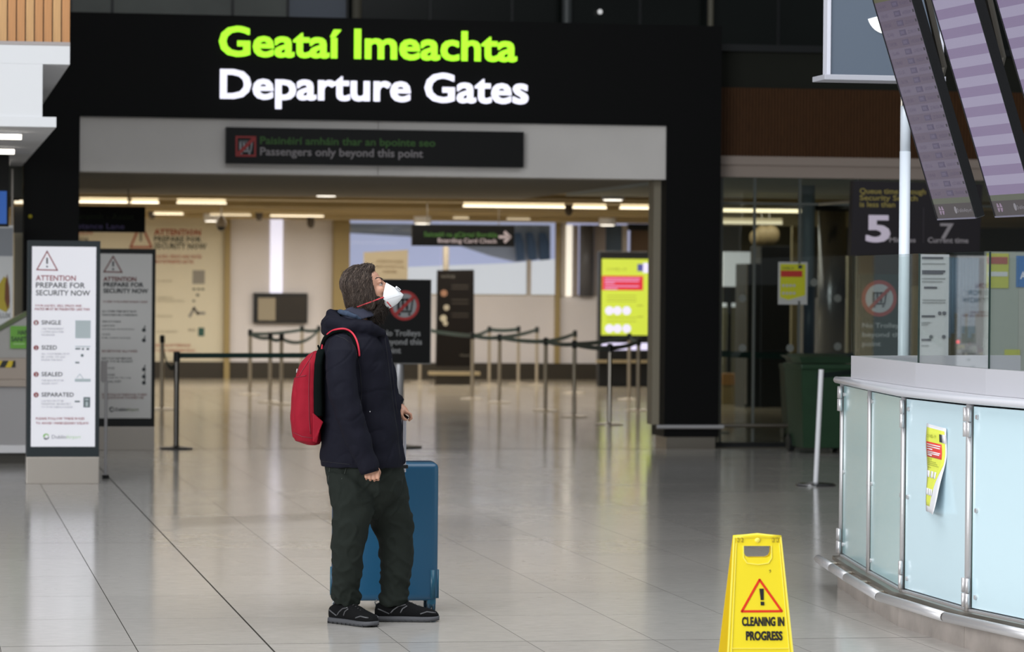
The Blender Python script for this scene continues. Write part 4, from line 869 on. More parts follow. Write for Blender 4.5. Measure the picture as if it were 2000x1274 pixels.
# top, upstand, screen above
M_top = mat('lilac_grey_top', (.62, .62, .67), .3, coat=.3)
P = offs(.035, .04); Q = offs(-.75)
for i in range(len(P)-1):
    mb = MB(); mb.prism([v+Z1*1.130 for v in (P[i], P[i+1], Q[i+1], Q[i])], (0, 0, .035)); mb.build('countertop', M_top, ct)
mb = MB(); pts = [v+Z1*1.148 for v in offs(.038, .05)]; mb.tube(pts, .019, 12, up=(0, 0, 1)); mb.build('rounded_edge', M_top, ct, True)
UP = [Vector((5.03, 17.95, 0)), Vector((4.90, 16.30, 0)), Vector((4.885, 15.12, 0)), Vector((4.97, 13.9, 0)), Vector((5.2, 12.9, 0))]
M_ups = mat('pale_grey_upstand', (.50, .49, .52), .35)
M_gl = glass('clear_screen_glass', (.955, .98, .97), .32)
for i in range(len(UP)-1):
    a, b = UP[i], UP[i+1]; d = (b-a).normalized(); q = Vector((-d.y, d.x, 0)); q = q if q.x > 0 else -q
    MB().prism([v+Z1*1.166 for v in (a, b, b+q*.05, a+q*.05)], (0, 0, .122)).build('upstand', M_ups, ct)
    MB().prism([v+Z1*1.288 for v in (a+d*.002+q*.012, b-d*.002+q*.012, b-d*.002+q*.02, a+d*.002+q*.02)], (0, 0, .547)).build('screen_pane', M_gl, ct)
    MB().prism([v+Z1*1.288 for v in (b-d*.0015+q*.011, b+q*.011, b+q*.021, b-d*.0015+q*.021)], (0, 0, .547)).build('pane_rim', mat('dark_glass_rim', (.03, .05, .045), .2), ct)
a, b = UP[0], Vector((6.1, 18.3, 0)); 
MB().prism([v+Z1*1.166 for v in (a, b, b-Y1*.05, a-Y1*.05)], (0, 0, .122)).build('upstand', M_ups, ct)
MB().prism([v+Z1*1.288 for v in (a, b, b-Y1*.008, a-Y1*.008)], (0, 0, .547)).build('screen_pane', M_gl, ct)
MB().prism([v+Z1*1.13 for v in (G[0]+X1*.0, Vector((8.2, 18.6, 0)), Vector((8.2, 17.4, 0)), Vector((5.6, 17.3, 0)))], (0, 0, .034)).build('countertop', M_top, ct)
# poster stuck on the third visible glass panel, curling away at the foot
i = 2; a, b = G[i], G[i+1]; d = (b-a).normalized(); nn = Vector((d.y, -d.x, 0))*(1 if d.y < 0 else -1)
def on_panel(px, py):
    r_ = ray(px, py); k = (a-CAM+nn*.008).dot(nn)/r_.dot(nn); return CAM+r_*k
O = on_panel(1830, 912)
po = thing('poster', 'yellow and white COVID poster with a curling foot taped to the counter glass', 'poster', O, world=True)
W0 = (on_panel(1851, 830)-on_panel(1812, 826)).dot(d); TL_ = on_panel(1812, 827); BL_ = on_panel(1808, 998)
Hh = TL_.z-BL_.z
def pp_(u, v, o=0.0):
    """point on the curling sheet: u across 0..1, v down 0..1"""
    curl = max(0, v-.30)**1.5*.10*(u**1.3)
    x = W0*u*(1-.16*max(0, v-.30)*1.2)+W0*(-.02*sin(v*5))
    return TL_ + d*x - Z1*(Hh*v+.012*u*(1-v)) + nn*(.004+o+curl+.004*sin(v*9+u*2))
def patch(name, m, u0, v0, u1, v1, o, par, nu=4, nv=10, shape=None):
    mb = MB(); g = {}
    for r_ in range(nv+1):
        for c_ in range(nu+1):
            v = v0+(v1-v0)*r_/nv; lo, hi = (u0, u1) if not shape else shape(v)
            g[r_, c_] = mb.bm.verts.new(pp_(lo+(hi-lo)*c_/nu, v, o))
    for r_ in range(nv):
        for c_ in range(nu): mb.bm.faces.new((g[r_, c_], g[r_, c_+1], g[r_+1, c_+1], g[r_+1, c_]))
    ob = mb.build(name, m, par, True); md = ob.modifiers.new('thickness', 'SOLIDIFY'); md.thickness = .0006; return ob
M_pw = mat('poster_white', (.85, .84, .88), .4); M_py = mat('poster_acid_yellow', (.80, .85, .10), .45); M_pr = mat('poster_bright_red', (.78, .06, .05), .45)
sh = patch('sheet', M_pw, 0, 0, 1, 1, 0, po, 6, 18)
patch('yellow_field', M_py, .04, .04, .92, .93, .0012, po, 5, 16, lambda v: (.04, .93 if v < .45 else max(.12, .93-1.05*(v-.45)**.8)))
patch('red_panel', M_pr, .06, .20, .78, .375, .0024, po, 3, 4)
for v, u1 in ((.222, .72), (.248, .70), (.275, .34), (.305, .70), (.325, .66), (.345, .3)): patch('print_line', M_pw, .10, v, u1, v+.013, .0036, po, 2, 1)
patch('emblem', mat('dark_ink', (.03, .03, .03), .7), .70, .085, .82, .175, .0036, po, 1, 2); patch('emblem_panel', M_pw, .82, .08, .98, .18, .003, po, 1, 2)
for v, u1 in ((.385, .3), (.40, .28), (.42, .5), (.44, .6), (.46, .68), (.49, .25)): patch('print_line', mat('olive_print', (.35, .38, .05), .6), .08, v, u1, v+.006, .0036, po, 2, 1)
for v, us in ((.53, (.05, .27, .47)), (.73, (.05, .22, .38))):
    for u in us: patch('icon_disc', M_pw, u, v, u+.15, v+.075, .0036, po, 2, 3)
text('lettering', 'COVID-19', mat('olive_print', (.35, .38, .05), .6), po, pp_(.07, .155, .004), d, Z1, W0*.48, .016, bold=0, off=0, res=1)

# things in the booth seen through the glass
pn = PY(1825, 600, 21.0)
t = thing('notice_strip', 'tall white notice strip with small grey print behind the counter glass', 'notice', (pn.x, 21.0, 0), world=True)
rect_px(MB(), 1797, 497, 1853, 712, 21.0, .01).build('sheet', mat('notice_white', (.62, .61, .64), .5), t)
rect_px(MB(), 1810, 712, 1840, 905, 21.02, .03).build('stand', M_steeld, t); MB().span((pn.x-.25, 20.85, 0), (pn.x+.25, 21.2, .03)).build('foot', M_steeld, t)
for k, (y, x0, x1, c) in enumerate(((502, 1801, 1842, 1), (514, 1801, 1846, 0), (528, 1801, 1846, 1), (532, 1801, 1842, 1), (543, 1801, 1846, 0), (549, 1801, 1840, 0), (560, 1805, 1830, 1), (585, 1802, 1846, 0), (590, 1802, 1846, 0), (616, 1800, 1826, 1), (629, 1800, 1817, 0), (633, 1800, 1812, 0), (662, 1800, 1818, 1), (674, 1800, 1814, 0), (706, 1810, 1845, 1))):
    rect_px(MB(), x0, y, x1, y+(4 if c else 2), 20.995, .004).build('print_line', mat('grey_ink', (.38, .38, .4), .7) if not c else mat('dark_grey_ink', (.12, .12, .15), .7), t)
for x, y in ((1844, 612), (1835, 612), (1818, 658), (1843, 658), (1835, 704)): disc_px(MB(), x, y, 4, 20.994, 8).build('icon', mat('dark_grey_ink', (.12, .12, .15), .7), t)
Y = 27.5
t = thing('no_trolleys_sign', 'second dark no trolleys board seen through the left end of the counter glass', 'sign', PF(1730, 1010), world=True)
t.location = (PY(1730, 700, Y).x, Y+.1, 0)
rect_px(MB(), 1679, 536, 1778, 706, Y, .05).build('panel', mat('dark_teal_board', (.010, .030, .026), .35), t); x = PY(1728, 700, Y).x
MB().tube([(x, Y+.1, 0), (x, Y+.1, 1.2)], .04, 12).build('post', M_steel, t); MB().tube([(x, Y+.1, 0), (x, Y+.1, .02)], .2, 16).build('foot', M_blackm, t)
disc_px(MB(), 1717, 583, 37, Y-.001, 28).build('ring', mat('dull_sign_red', (.30, .05, .045), .5), t)
O = PY(1717, 583, Y); R = 29*Y/FPX
MB().prism([O+Vector((R*cos(k*pi/12), -.004, R*sin(k*pi/12))) for k in range(24)], (0, -.002, 0)).build('disc', mat('grey_disc', (.40, .41, .42), .5), t)
mb = MB(); trolley(mb, O+Vector((0, -.008, 0)), X1, Z1, .15, -Y1); mb.build('trolley_symbol', M_dk, t)
q = Vector((.5, 0, -.5)).normalized()*.014; e = Vector((R*.7, 0, R*.7)); MB().prism([O-e-q-Y1*.012, O+e-q-Y1*.012, O+e+q-Y1*.012, O-e+q-Y1*.012], (0, -.002, 0)).build('slash', mat('dull_sign_red', (.30, .05, .045), .5), t)
for s, x0, x1, y in (('No Trolleys', 1684, 1762, 640), ('beyond this', 1684, 1768, 658), ('point', 1684, 1720, 676)): text_px('lettering', s, mat('mid_grey_letter', (.30, .32, .32), .6), t, (x0, y), (x1, y), 9, Y-.001, bold=.015)
# booth interior partitions
Y = 24.0
o = structure(rect_px(MB(), 1925, 493, 2150, 800, Y, .05).build('wall_booth', mat('grey_green_board', (.36, .38, .34), .5)))
A = PY(1925, 600, Y); structure(MB().span((A.x, Y+.001, 0), (A.x+3, Y+.05, 1.3)).build('wall_booth_lower', mat('grey_green_board', (.36, .38, .34), .5)))
t = thing('poster', 'yellow and red poster on the booth wall behind the right counter glass', 'poster', PY(1947, 560, Y-.01), world=True)
rect_px(MB(), 1927, 495, 1970, 563, Y-.01, .008).build('yellow_sheet', mat('faded_yellow', (.50, .50, .08), .5), t); rect_px(MB(), 1928, 502, 1968, 516, Y-.013, .003).build('red_panel', mat('faded_red', (.38, .10, .08), .5), t); rect_px(MB(), 1930, 531, 1968, 540, Y-.013, .003).build('white_band', mat('notice_white', (.62, .61, .64), .5), t)
t = thing('notice', 'small blue notice on the booth wall at the right edge of the photo', 'notice', PY(1993, 560, Y-.01), world=True)
rect_px(MB(), 1985, 500, 2020, 561, Y-.01, .008).build('sheet', mat('notice_blue', (.04, .16, .42), .5), t); text_px('lettering', 'A', M_pw, t, (1992, 545), (2004, 545), 14, Y-.011)
t = thing('sticky_note', 'small yellow paper note low on the booth wall behind the glass', 'note', PY(1975, 690, Y-.01), world=True)
rect_px(MB(), 1962, 683, 1992, 698, Y-.01, .005).build('sheet', mat('faded_yellow', (.5, .5, .08), .5), t)
Y = 29.0
t = thing('blue_curtain', 'hanging grey blue curtain seen through the counter glass', 'curtain', PY(1882, 655, Y), world=True)
A, B = PY(1850, 660, Y), PY(1912, 503, Y)
for k in range(9):
    x = A.x+(B.x-A.x)*(k+.5)/9; MB().tube([(x, Y, A.z+(.22 if k in (2, 5, 8) else .04*(k % 3))), (x, Y, B.z)], (B.x-A.x)/16, 8).build('fold', mat('grey_blue_cloth', (.20, .29, .40), .8), t, True)
MB().tube([(A.x-.1, Y, B.z), (B.x+.1, Y, B.z)], .015, 8).build('rail', M_steeld, t)
for k in (A.x-.08, B.x+.08): MB().tube([(k, Y, 0), (k, Y, B.z)], .015, 8).build('upright', M_steeld, t)
Y = 30.5
t = thing('back_shelving', 'olive brown cluttered shelving seen low through the counter glass', 'shelf', (PY(1880, 700, Y).x, Y, 0), world=True)
A, B = PY(1780, 900, Y), PY(1960, 560, Y); MB().span((A.x, Y, 0), (B.x, Y+.3, B.z)).build('carcass', mat('olive_shelf', (.12, .105, .055), .6), t)
random.seed(3)
for k in range(26):
    px = 1856+random.random()*66; py = 668+random.random()*50; c = random.choice([(.25, .2, .1), (.1, .1, .06), (.35, .33, .25), (.4, .33, .04), (.2, .07, .04)])
    rect_px(MB(), px, py, px+5+random.random()*6, py+4+random.random()*5, Y-.08, .08).build('stored_item', mat('item_%d' % (int(c[0]*100)), c, .6), t)
disc_px(MB(), 1871, 668, 4, Y-.1, 8).build('red_light', mat('red_led', (1, .05, .05), .5, emit=1.0), t)

# the white pole and the grey hanging box
YP = 18.75
pb = PY(1764, 700, YP); 
t = thing('white_pole', 'slim white pole rising inside the counter to the hanging grey box', 'pole', (pb.x, YP, 0), world=True)
zt2 = PY(1765, 150, YP).z; zj = PY(1762, 296, YP).z
M_pole = mat('white_pole_paint', (.66, .71, .78), .3)
MB().tube([(pb.x, YP, 0), (pb.x, YP, zj)], .0315, 20).build('lower_tube', M_pole, t, True); MB().tube([(pb.x, YP, zj), (pb.x, YP, zt2)], .0295, 20).build('upper_tube', M_pole, t, True)
MB().tube([(pb.x-.035, YP-.04, PY(1, 183, YP).z+.02), (pb.x-.035, YP-.04, PY(1, 168, YP).z+.02)], .008, 8).build('bolt', M_steeld, t)
YS = 18.6
A, B = PY(1614, 150, YS), PY(1838, 150, YS); zb_ = PY(1680, 147, YS).z
t = thing('hanging_box_sign', 'blue grey box sign with part of a white symbol on top of the white pole', 'sign', (pb.x, YP, zb_), world=True)
MB().span((A.x+.02, YS, zb_), (B.x, YS+.07, zb_+1.3)).build('face', mat('blue_grey_face', (.10, .125, .165), .45), t)
MB().span((A.x, YS-.012, zb_), (A.x+.022, YS+.08, zb_+1.3), .003).build('side_frame', mat('lilac_white_frame', (.62, .62, .70), .4), t)
MB().span((B.x-.01, YS-.012, zb_), (B.x+.012, YS+.08, zb_+1.3), .003).build('side_frame', MATS['lilac_white_frame'], t); MB().span((A.x, YS-.012, zb_+1.3), (B.x+.012, YS+.08, zb_+1.325), .003).build('top_frame', MATS['lilac_white_frame'], t)
MB().span((A.x-.018, YS-.03, zb_-.03), (B.x+.02, YS+.24, zb_), .003).build('bottom_ledge', mat('lilac_grey_frame', (.42, .42, .47), .4), t)
C_ = PY(1732, 27, YS-.002); r_ = 41*YS/FPX
MB().prism([C_]+[C_+Vector((r_*cos(radians(196+k*9)), 0, r_*sin(radians(196+k*9)))) for k in range(11)], (0, -.003, 0)).build('white_symbol', mat('symbol_white', (.9, .9, .9), .4, emit=.35), t)

# flight information displays, facing the left side of the hall and tilted down
def display(k, label, kind):
    B_ = Vector((0, 0, CAMH)) + (Vector((3.9975, 13.006, 1.9338))-Vector((0, 0, CAMH)))*1.30
    U_ = Vector((.0749, -.9972, 0)); w, h, dsp = .535, 1.27, .78
    t = thing('flight_display', label, 'display', B_+U_*dsp*k, 0, 'flight information displays over the counter')
    tau = .314
    R = Matrix((U_, Vector((.9972, .0749, 0)), Z1)).transposed().to_4x4() @ Matrix.Rotation(tau, 4, 'X')
    t.rotation_euler = R.to_euler()
    MB().span((0, .0, 0), (w+.0, .046, h), .004).build('casing', mat('glossy_black_plastic', (.012, .012, .013), .18), t)
    MB().span((0.0, -.006, 0), (.007, 0, h)).build('bezel', M_blackm, t); MB().span((w-.006, -.006, 0), (w, 0, h)).build('bezel', M_blackm, t); MB().span((0, -.006, 0), (w, 0, .008)).build('bezel', mat('lilac_bezel', (.20, .19, .25), .4), t)
    f0 = .085
    if kind == 0: c1, c2, e = (.150, .125, .185), (.125, .098, .145), .8
    else: c1, c2, e = (.310, .280, .400), (.215, .170, .285), .95  # the purple wash of reflections is put into these row colours
    def scm(n_, c, e_): return mat(n_, (.02, .02, .02), .18, emit=e_, ecol=c)
    MB().span((.007, -.002, .008), (w-.007, .0, f0)).build('footer', scm('screen_footer', (.065, .055, .060), .8), t)
    MB().span((.007, -.002, f0), (w-.007, .0, f0+.03)).build('green_strip', scm('screen_green_strip', (.16, .19, .10) if kind else (.11, .12, .09), .8), t)
    z = f0+.03; n_ = 21; rh = (h-.10-z)/n_
    for q in range(n_):
        MB().span((.007, -.002, z), (w-.007, 0, z+rh)).build('row', scm('screen_row_%d_%d' % (kind > 0, q % 2), c1 if q % 2 else c2, e), t)
        if kind == 0:
            MB().span((w*.44, -.0035, z+rh*.22), (w*.60, -.002, z+rh*.8)).build('gate_box', scm('screen_dark_lilac', (.090, .074, .13), .8), t)
            MB().span((w*.47, -.0045, z+rh*.36), (w*.57, -.0035, z+rh*.66)).build('gate_box_inner', scm('screen_mid_lilac', (.12, .10, .17), .8), t)
            MB().span((w*.92, -.0035, z+rh*.35), (w*.95, -.002, z+rh*.65)).build('status_dot', scm('screen_dark', (.04, .035, .05), .8), t)
            text('lettering', random.choice(['14:%02d', '15:%02d', '16:%02d']) % random.randint(0, 59), scm('screen_time_lilac', (.098, .08, .13), .8), t, (w*.10, -.002, z+rh*.3), X1, Z1, w*.17, rh*.38, bold=0, res=1)
            text('lettering', random.choice(['LONDON', 'PARIS', 'AMSTERDAM', 'MADRID', 'CORK', 'FRANKFURT', 'ZURICH']), scm('screen_time_lilac', (.098, .08, .13), .8), t, (w*.66, -.002, z+rh*.3), X1, Z1, w*.22, rh*.34, bold=0, res=1)
        z += rh
    MB().span((.007, -.002, z), (w-.007, 0, h-.008)).build('header', scm('screen_header', (.115, .115, .065), .8), t)
    # footer marks
    for sx in (.12, .19):
        MB().prism([(w*sx, -.0035, .052), (w*(sx+.055), -.0035, .052), (w*(sx+.03), -.0035, .072), (w*(sx+.01), -.0035, .072)], (0, .001, 0)).build('footer_mark', scm('screen_pale_lilac', (.30, .22, .32), .8), t)
        MB().prism([(w*(sx+.01), -.0035, .028), (w*(sx+.03), -.0035, .028), (w*(sx+.055), -.0035, .048), (w*sx, -.0035, .048)], (0, .001, 0)).build('footer_mark', scm('screen_pale_lilac', (.30, .22, .32), .8), t)
    text('lettering', 'DublinAirport', scm('screen_pale_grey', (.25, .24, .27), .8), t, (w*.60, -.003, .038), X1, Z1, w*.36, .02, bold=0, res=1)
    MB().prism([(w*.545+.016*cos(a_)*1, -.004, .05+.02*sin(a_)) for a_ in [j*pi/4 for j in range(8)]], (0, .001, 0)).build('footer_logo', scm('screen_pale_grey', (.25, .24, .27), .8), t)
    # bracket at the back, two drop rods up
    MB().span((w*.25, .046, h*.35), (w*.75, .09, h*.65)).build('back_bracket', M_blackm, t)
    MB().tube([(w*.5, .08, h*.5), (w*.5, .16, h*.60), (w*.5, .30, h+1.9)], .02, 8).build('drop_rod', M_steeld, t)
    return t
display(0, 'leftmost dim flight display of three, with small gate boxes in its rows', 0)
display(1, 'middle flight display, bright lilac stripes without lettering', 1)
display(2, 'rightmost flight display, cut off by the right edge of the photo', 1)
# cables hanging behind the middle display
B_ = PY(1930, 10, 17.3)
o = MB().tube([PY(1925, 8, 17.6), PY(1938, 20, 17.6), PY(1943, 45, 17.6), PY(1940, 68, 17.6)], .003, 6).build('cable', mat('grey_cable', (.2, .2, .18), .5)); tag(o, 'thin looping grey cable hanging between the middle and right displays', 'cable')

# ------------------------------------------------------------------ yellow cleaning sign
SP = PF(1476, 1345); 
wf = thing('wet_floor_sign', 'yellow folding floor sign reading CLEANING IN PROGRESS', 'sign', (SP.x, SP.y, 0))
base_dir = PSI - math.atan((1476-1000)/FPX)*-1          # bearing from the camera
bear = atan2(SP.x, SP.y)
wf.rotation_euler = (0, 0, -bear+radians(9))
M_yel = mat('yellow_polypropylene', (.86, .68, .02), .38, coat=.15, var=.03, vscale=3); M_yel2 = mat('deep_yellow_polypropylene', (.80, .56, .01), .45)
H_, lean = .630, radians(13)
def leaf(sgn):
    Rm = Matrix.Rotation(lean*-sgn, 4, 'X')
    def P(x, v, o=0.0):        # x across, v down from the hinge, o outwards
        return Vector((x, -sgn*(v*sin(lean)+o*cos(lean))-sgn*.006, (H_-v*cos(lean))+o*sin(lean)))
    return P
def halfw(v): return .101+.076*v
for sgn in (1, -1):
    P = leaf(sgn); top = .002; bot = H_/cos(lean)-.002
    m = M_yel if sgn == 1 else M_yel2
    mb = MB(); n = 1
    # plate with a grip opening: built from strips
    hx0, hx1, hv0, hv1 = -.058, .055, .040, .088
    def quad(a, b, c, d_): mb.prism([P(*a), P(*b), P(*c), P(*d_)], P(0, 0, -.004)-P(0, 0, 0))
    quad((-halfw(top), top), (halfw(top), top), (halfw(hv0), hv0), (-halfw(hv0), hv0))
    quad((-halfw(hv0), hv0), (hx0, hv0), (hx0, hv1), (-halfw(hv1), hv1)); quad((hx1, hv0), (halfw(hv0), hv0), (halfw(hv1), hv1), (hx1, hv1))
    for s in (-1, 1):          # rounded lower corners of the opening
        xx = hx0 if s < 0 else hx1
        quad((xx, hv1-.02), (xx-s*.006, hv1-.006), (xx-s*.02, hv1), (xx, hv1))
    quad((-halfw(hv1), hv1), (halfw(hv1), hv1), (halfw(bot-.03), bot-.03), (-halfw(bot-.03), bot-.03))
    for s in (-1, 1): quad((s*halfw(bot-.03), bot-.03), (s*.10, bot-.03), (s*.11, bot), (s*halfw(bot), bot))
    ob = mb.build('front_leaf' if sgn == 1 else 'rear_leaf', m, wf)
    # raised rims
    def rail(pts, w_, nm='rim'):
        mb = MB()
        for a, b in zip(pts, pts[1:]):
            A_, B_ = P(a[0], a[1], .0), P(b[0], b[1], .0); dd = (B_-A_).normalized(); nn_ = (P(0, 0, 1)-P(0, 0, 0)).normalized(); q_ = dd.cross(nn_)*w_/2
            mb.prism([A_-q_, B_-q_, B_+q_, A_+q_], nn_*.0035)
        return mb.build(nm, mat('light_yellow_edge', (.92, .78, .12), .4), ob)
    rail([(-halfw(top)+.004, .004), (-halfw(bot)+.004, bot)], .006); rail([(halfw(top)-.004, .004), (halfw(bot)-.004, bot)], .006)
    if sgn == 1:
        rail([(-halfw(.05)+.016, .03), (-halfw(.5)+.018, .50)], .003); rail([(halfw(.05)-.014, .03), (halfw(.5)-.018, .50)], .003)
        rail([(-halfw(.5)+.018, .465), (halfw(.5)-.018, .465)], .003)
        rail([(hx0-.002, .04), (hx0-.002, .09), (hx0+.012, .112), (0, .118), (hx1-.012, .112), (hx1+.002, .09), (hx1+.002, .04)], .004, 'grip_rim')
P = leaf(1)
mb = MB(); mb.tube([(-.100, 0, H_-.006), (-.05, 0, H_-.003), (0, 0, H_+.001), (.05, 0, H_-.003), (.100, 0, H_-.006)], [.010, .011, .0125, .011, .010], 12, up=(0, 0, 1)); mb.build('hinge_bar', M_yel, wf, True)
MB().ball(P(.0, .017, .004), (.012, .005, .010), 12).build('hinge_boss', mat('light_yellow_edge', (.92, .78, .12), .4), wf, True)
for x in (-.082, -.066, .064, .082):
    mb = MB(); A_ = P(x, .007, .0045); B_ = P(x, .025, .0045); mb.prism([A_-X1*.0035, A_+X1*.0035, B_+X1*.0035, B_-X1*.0035], (0, -.0015, 0)); o = mb.build('hinge_slot', mat('brown_slot', (.30, .20, .01), .6), wf)
    mb = MB(); A_ = P(x, .010, .0055); B_ = P(x, .022, .0055); mb.prism([A_-X1*.0016, A_+X1*.0016, B_+X1*.0016, B_-X1*.0016], (0, -.0015, 0)); mb.build('slot_pin', M_yel, o)
uu = Vector((1, 0, 0)); vv = (P(0, 0)-P(0, 1)).normalized()
def seg(mb, a, b, w_, o=.001):
    A_, B_ = P(a[0], a[1], o), P(b[0], b[1], o); dd = (B_-A_).normalized(); nn_ = (P(0, 0, 1)-P(0, 0, 0)).normalized(); q_ = dd.cross(nn_)*w_/2
    mb.prism([A_-q_-dd*w_*.3, B_-q_+dd*w_*.3, B_+q_+dd*w_*.3, A_+q_-dd*w_*.3], nn_*.0008)
T_ = [(.004, .181), (-.073, .312), (.093, .311)]
mb = MB()
for a, b in zip(T_, T_[1:]+T_[:1]): seg(mb, a, b, .0095)
mb.build('warning_triangle', mat('warning_red', (.72, .035, .01), .4), wf)
mb = MB(); mb.prism([P(.002, .218, .002), P(.020, .218, .002), P(.019, .265, .002), P(.0065, .265, .002)], (0, -.001, 0)); mb.build('exclamation_bar', mat('print_black', (.012, .010, .012), .5), wf)
mb = MB(); mb.prism([P(.0055, .272, .002), P(.0205, .272, .002), P(.021, .287, .002), P(.006, .287, .002)], (0, -.001, 0)); mb.build('exclamation_dot', MATS['print_black'], wf)
text('lettering', 'CLEANING IN', MATS['print_black'], wf, P(-.073, .371, .001), uu, vv, .174, .034, bold=.042, off=.001)
text('lettering', 'PROGRESS', MATS['print_black'], wf, P(-.058, .430, .001), uu, vv, .150, .034, bold=.042, off=.001)
mb = MB(); seg(mb, (.045, .143), (.050, .140), .0015); seg(mb, (.050, .140), (.052, .145), .0015); seg(mb, (.052, .145), (.047, .151), .0015); mb.build('pen_scribble', MATS['print_black'], wf)
# ------------------------------------------------------------------ the traveller
from mathutils.bvhtree import BVHTree
MP = PF(700, 1218); BEAR = atan2(MP.x, MP.y)
DZ = MP.dot(Fv) - CAM.dot(Fv); SP_ = FPX/DZ
man = thing('person', 'man in dark navy jacket and white face mask looking up, red backpack on his back', 'person', (MP.x, MP.y, 0), -BEAR)
MI = (Matrix.Translation(man.location) @ Matrix.Rotation(-BEAR, 4, 'Z')).inverted()
def Q(px, py, y=0.0):
    """photo point to the man's own frame (x forward, y to his left, z up) at depth y"""
    k = 1+y/DZ
    x = (px-700-ROLL*(1218-py))/SP_*k; z = CAMH+((1218-py)/SP_-CAMH)*k
    return Vector((x, y, z))
def bake(mb, name, m, parent, voxel, smooth=8, fn=None, fac=0.5):
    """fuses overlapping shapes into one continuous skin"""
    o = mb.build(name, m, None); md = o.modifiers.new('r', 'REMESH'); md.mode = 'VOXEL'; md.voxel_size = voxel; md.use_smooth_shade = True
    sm = o.modifiers.new('s', 'SMOOTH'); sm.iterations = smooth; sm.factor = fac
    dg = bpy.context.evaluated_depsgraph_get(); me = bpy.data.meshes.new_from_object(o.evaluated_get(dg))
    bpy.data.objects.remove(o)
    if fn:
        me.update(); N = [v.normal.copy() for v in me.vertices]
        for v, n in zip(me.vertices, N): v.co = v.co + fn(v.co, n)
    me.shade_smooth(); me.name = name; me.materials.clear(); me.materials.append(m)
    o = bpy.data.objects.new(name, me); COL.objects.link(o); o.parent = parent
    return o
def ztube(mb, rows, n=28, p=2.4):
    """stack of horizontal superellipse rings: (centre, half x, half y)"""
    R = []
    for c, ax, ay in rows:
        r = []
        for k in range(n):
            a = 2*pi*k/n; ca, sa = cos(a), sin(a)
            r.append(mb.bm.verts.new((c[0]+ax*math.copysign(abs(ca)**(2/p), ca), c[1]+ay*math.copysign(abs(sa)**(2/p), sa), c[2])))
        R.append(r)
    for i in range(len(R)-1):
        for k in range(n): mb.bm.faces.new((R[i][k], R[i][(k+1) % n], R[i+1][(k+1) % n], R[i+1][k]))
    mb.bm.faces.new(R[0][::-1]); mb.bm.faces.new(R[-1])
def row(py, xl, xr, y, hy, k=1.0):
    A, B = Q(xl, py, y), Q(xr, py, y); return ((A+B)/2, (B.x-A.x)/2*k, hy*k)
M_skin = mat('skin', (.50, .26, .175), .5, var=.10, vscale=30, bump=.05, bscale=180)
M_jack = mat('navy_black_jacket_cloth', (.0062, .0062, .0125), .8, bump=.15, bscale=500, spec=.15)
M_trou = mat('dark_green_grey_trouser_cloth', (.012, .0155, .0125), .85, bump=.2, bscale=350, spec=.2)
M_hair = mat('dark_brown_hair', (.042, .028, .022), .5, spec=.3); M_hair2 = mat('light_brown_hair', (.15, .108, .085), .5, spec=.4); M_beard = mat('dark_beard', (.020, .013, .010), .65, spec=.3)

# head frame, tilted up and a touch turned away
TL = radians(19)
hf = Vector((cos(TL), .06, sin(TL))).normalized(); hl = Vector((-.06, 1, 0)).normalized(); hu = hf.cross(hl).normalized()
hl = hu.cross(hf).normalized()
H0 = Q(711, 563); HR = Matrix((hf, hl, hu)).transposed()
def HP(a, b, c): return H0+hf*a+hl*b+hu*c
def hball(mb, c, r, n=20): mb.ball(HP(*c), r, n, HR)

# --- body: one continuous skin
b = MB()
ztube(b, [row(975, 690, 740, .01, .08), row(955, 665, 765, .01, .12), row(905, 660, 765, .01, .15), row(840, 665, 755, 0, .13), row(760, 650, 750, 0, .145), row(690, 650, 735, 0, .16), row(660, 665, 720, 0, .12), row(648, 680, 712, 0, .06)])
b.tube([Q(690, 660), Q(696, 630), HP(-.025, 0, -.07)], [.066, .060, .058], 18)
hball(b, (0, 0, .02), (.092, .073, .084)); hball(b, (.045, 0, -.042), (.050, .057, .080)); hball(b, (.072, 0, .016), (.024, .050, .022)); hball(b, (.048, 0, -.098), (.045, .043, .032))
hball(b, (.090, 0, -.050), (.022, .030, .040))
b.tube([HP(.088, 0, .006), HP(.104, 0, -.022), HP(.116, 0, -.044), HP(.100, 0, -.052)], [.010, .012, .015, .010], 12)
for s in (-1, 1):
    hball(b, (.066, s*.040, -.034), (.026, .018, .022)); hball(b, (.0, s*.075, -.022), (.026, .010, .032)); hball(b, (.078, s*.030, .004), (.016, .022, .007), 12)
    hball(b, (.073, s*.031, -.020), (.017, .018, .007), 12)
for s, P in ((-1, [(672, 676, -.17), (668, 735, -.235), (682, 805, -.255), (704, 862, -.25), (721, 908, -.245)]), (1, [(680, 676, .17), (700, 735, .23), (722, 790, .235), (752, 795, .22), (780, 795, .205)])):
    b.tube([Q(*p) for p in P], [.052, .048, .042, .036, .026], 14)
for P in ([(690, 960, -.07), (682, 1050, -.08), (675, 1100, -.07), (676, 1168, -.03), (682, 1190, -.03)], [(752, 960, .08), (772, 1050, .10), (770, 1100, .105), (766, 1165, .105), (766, 1190, .105)]):
    b.tube([Q(*p) for p in P], [.078, .062, .056, .036, .027], 14)
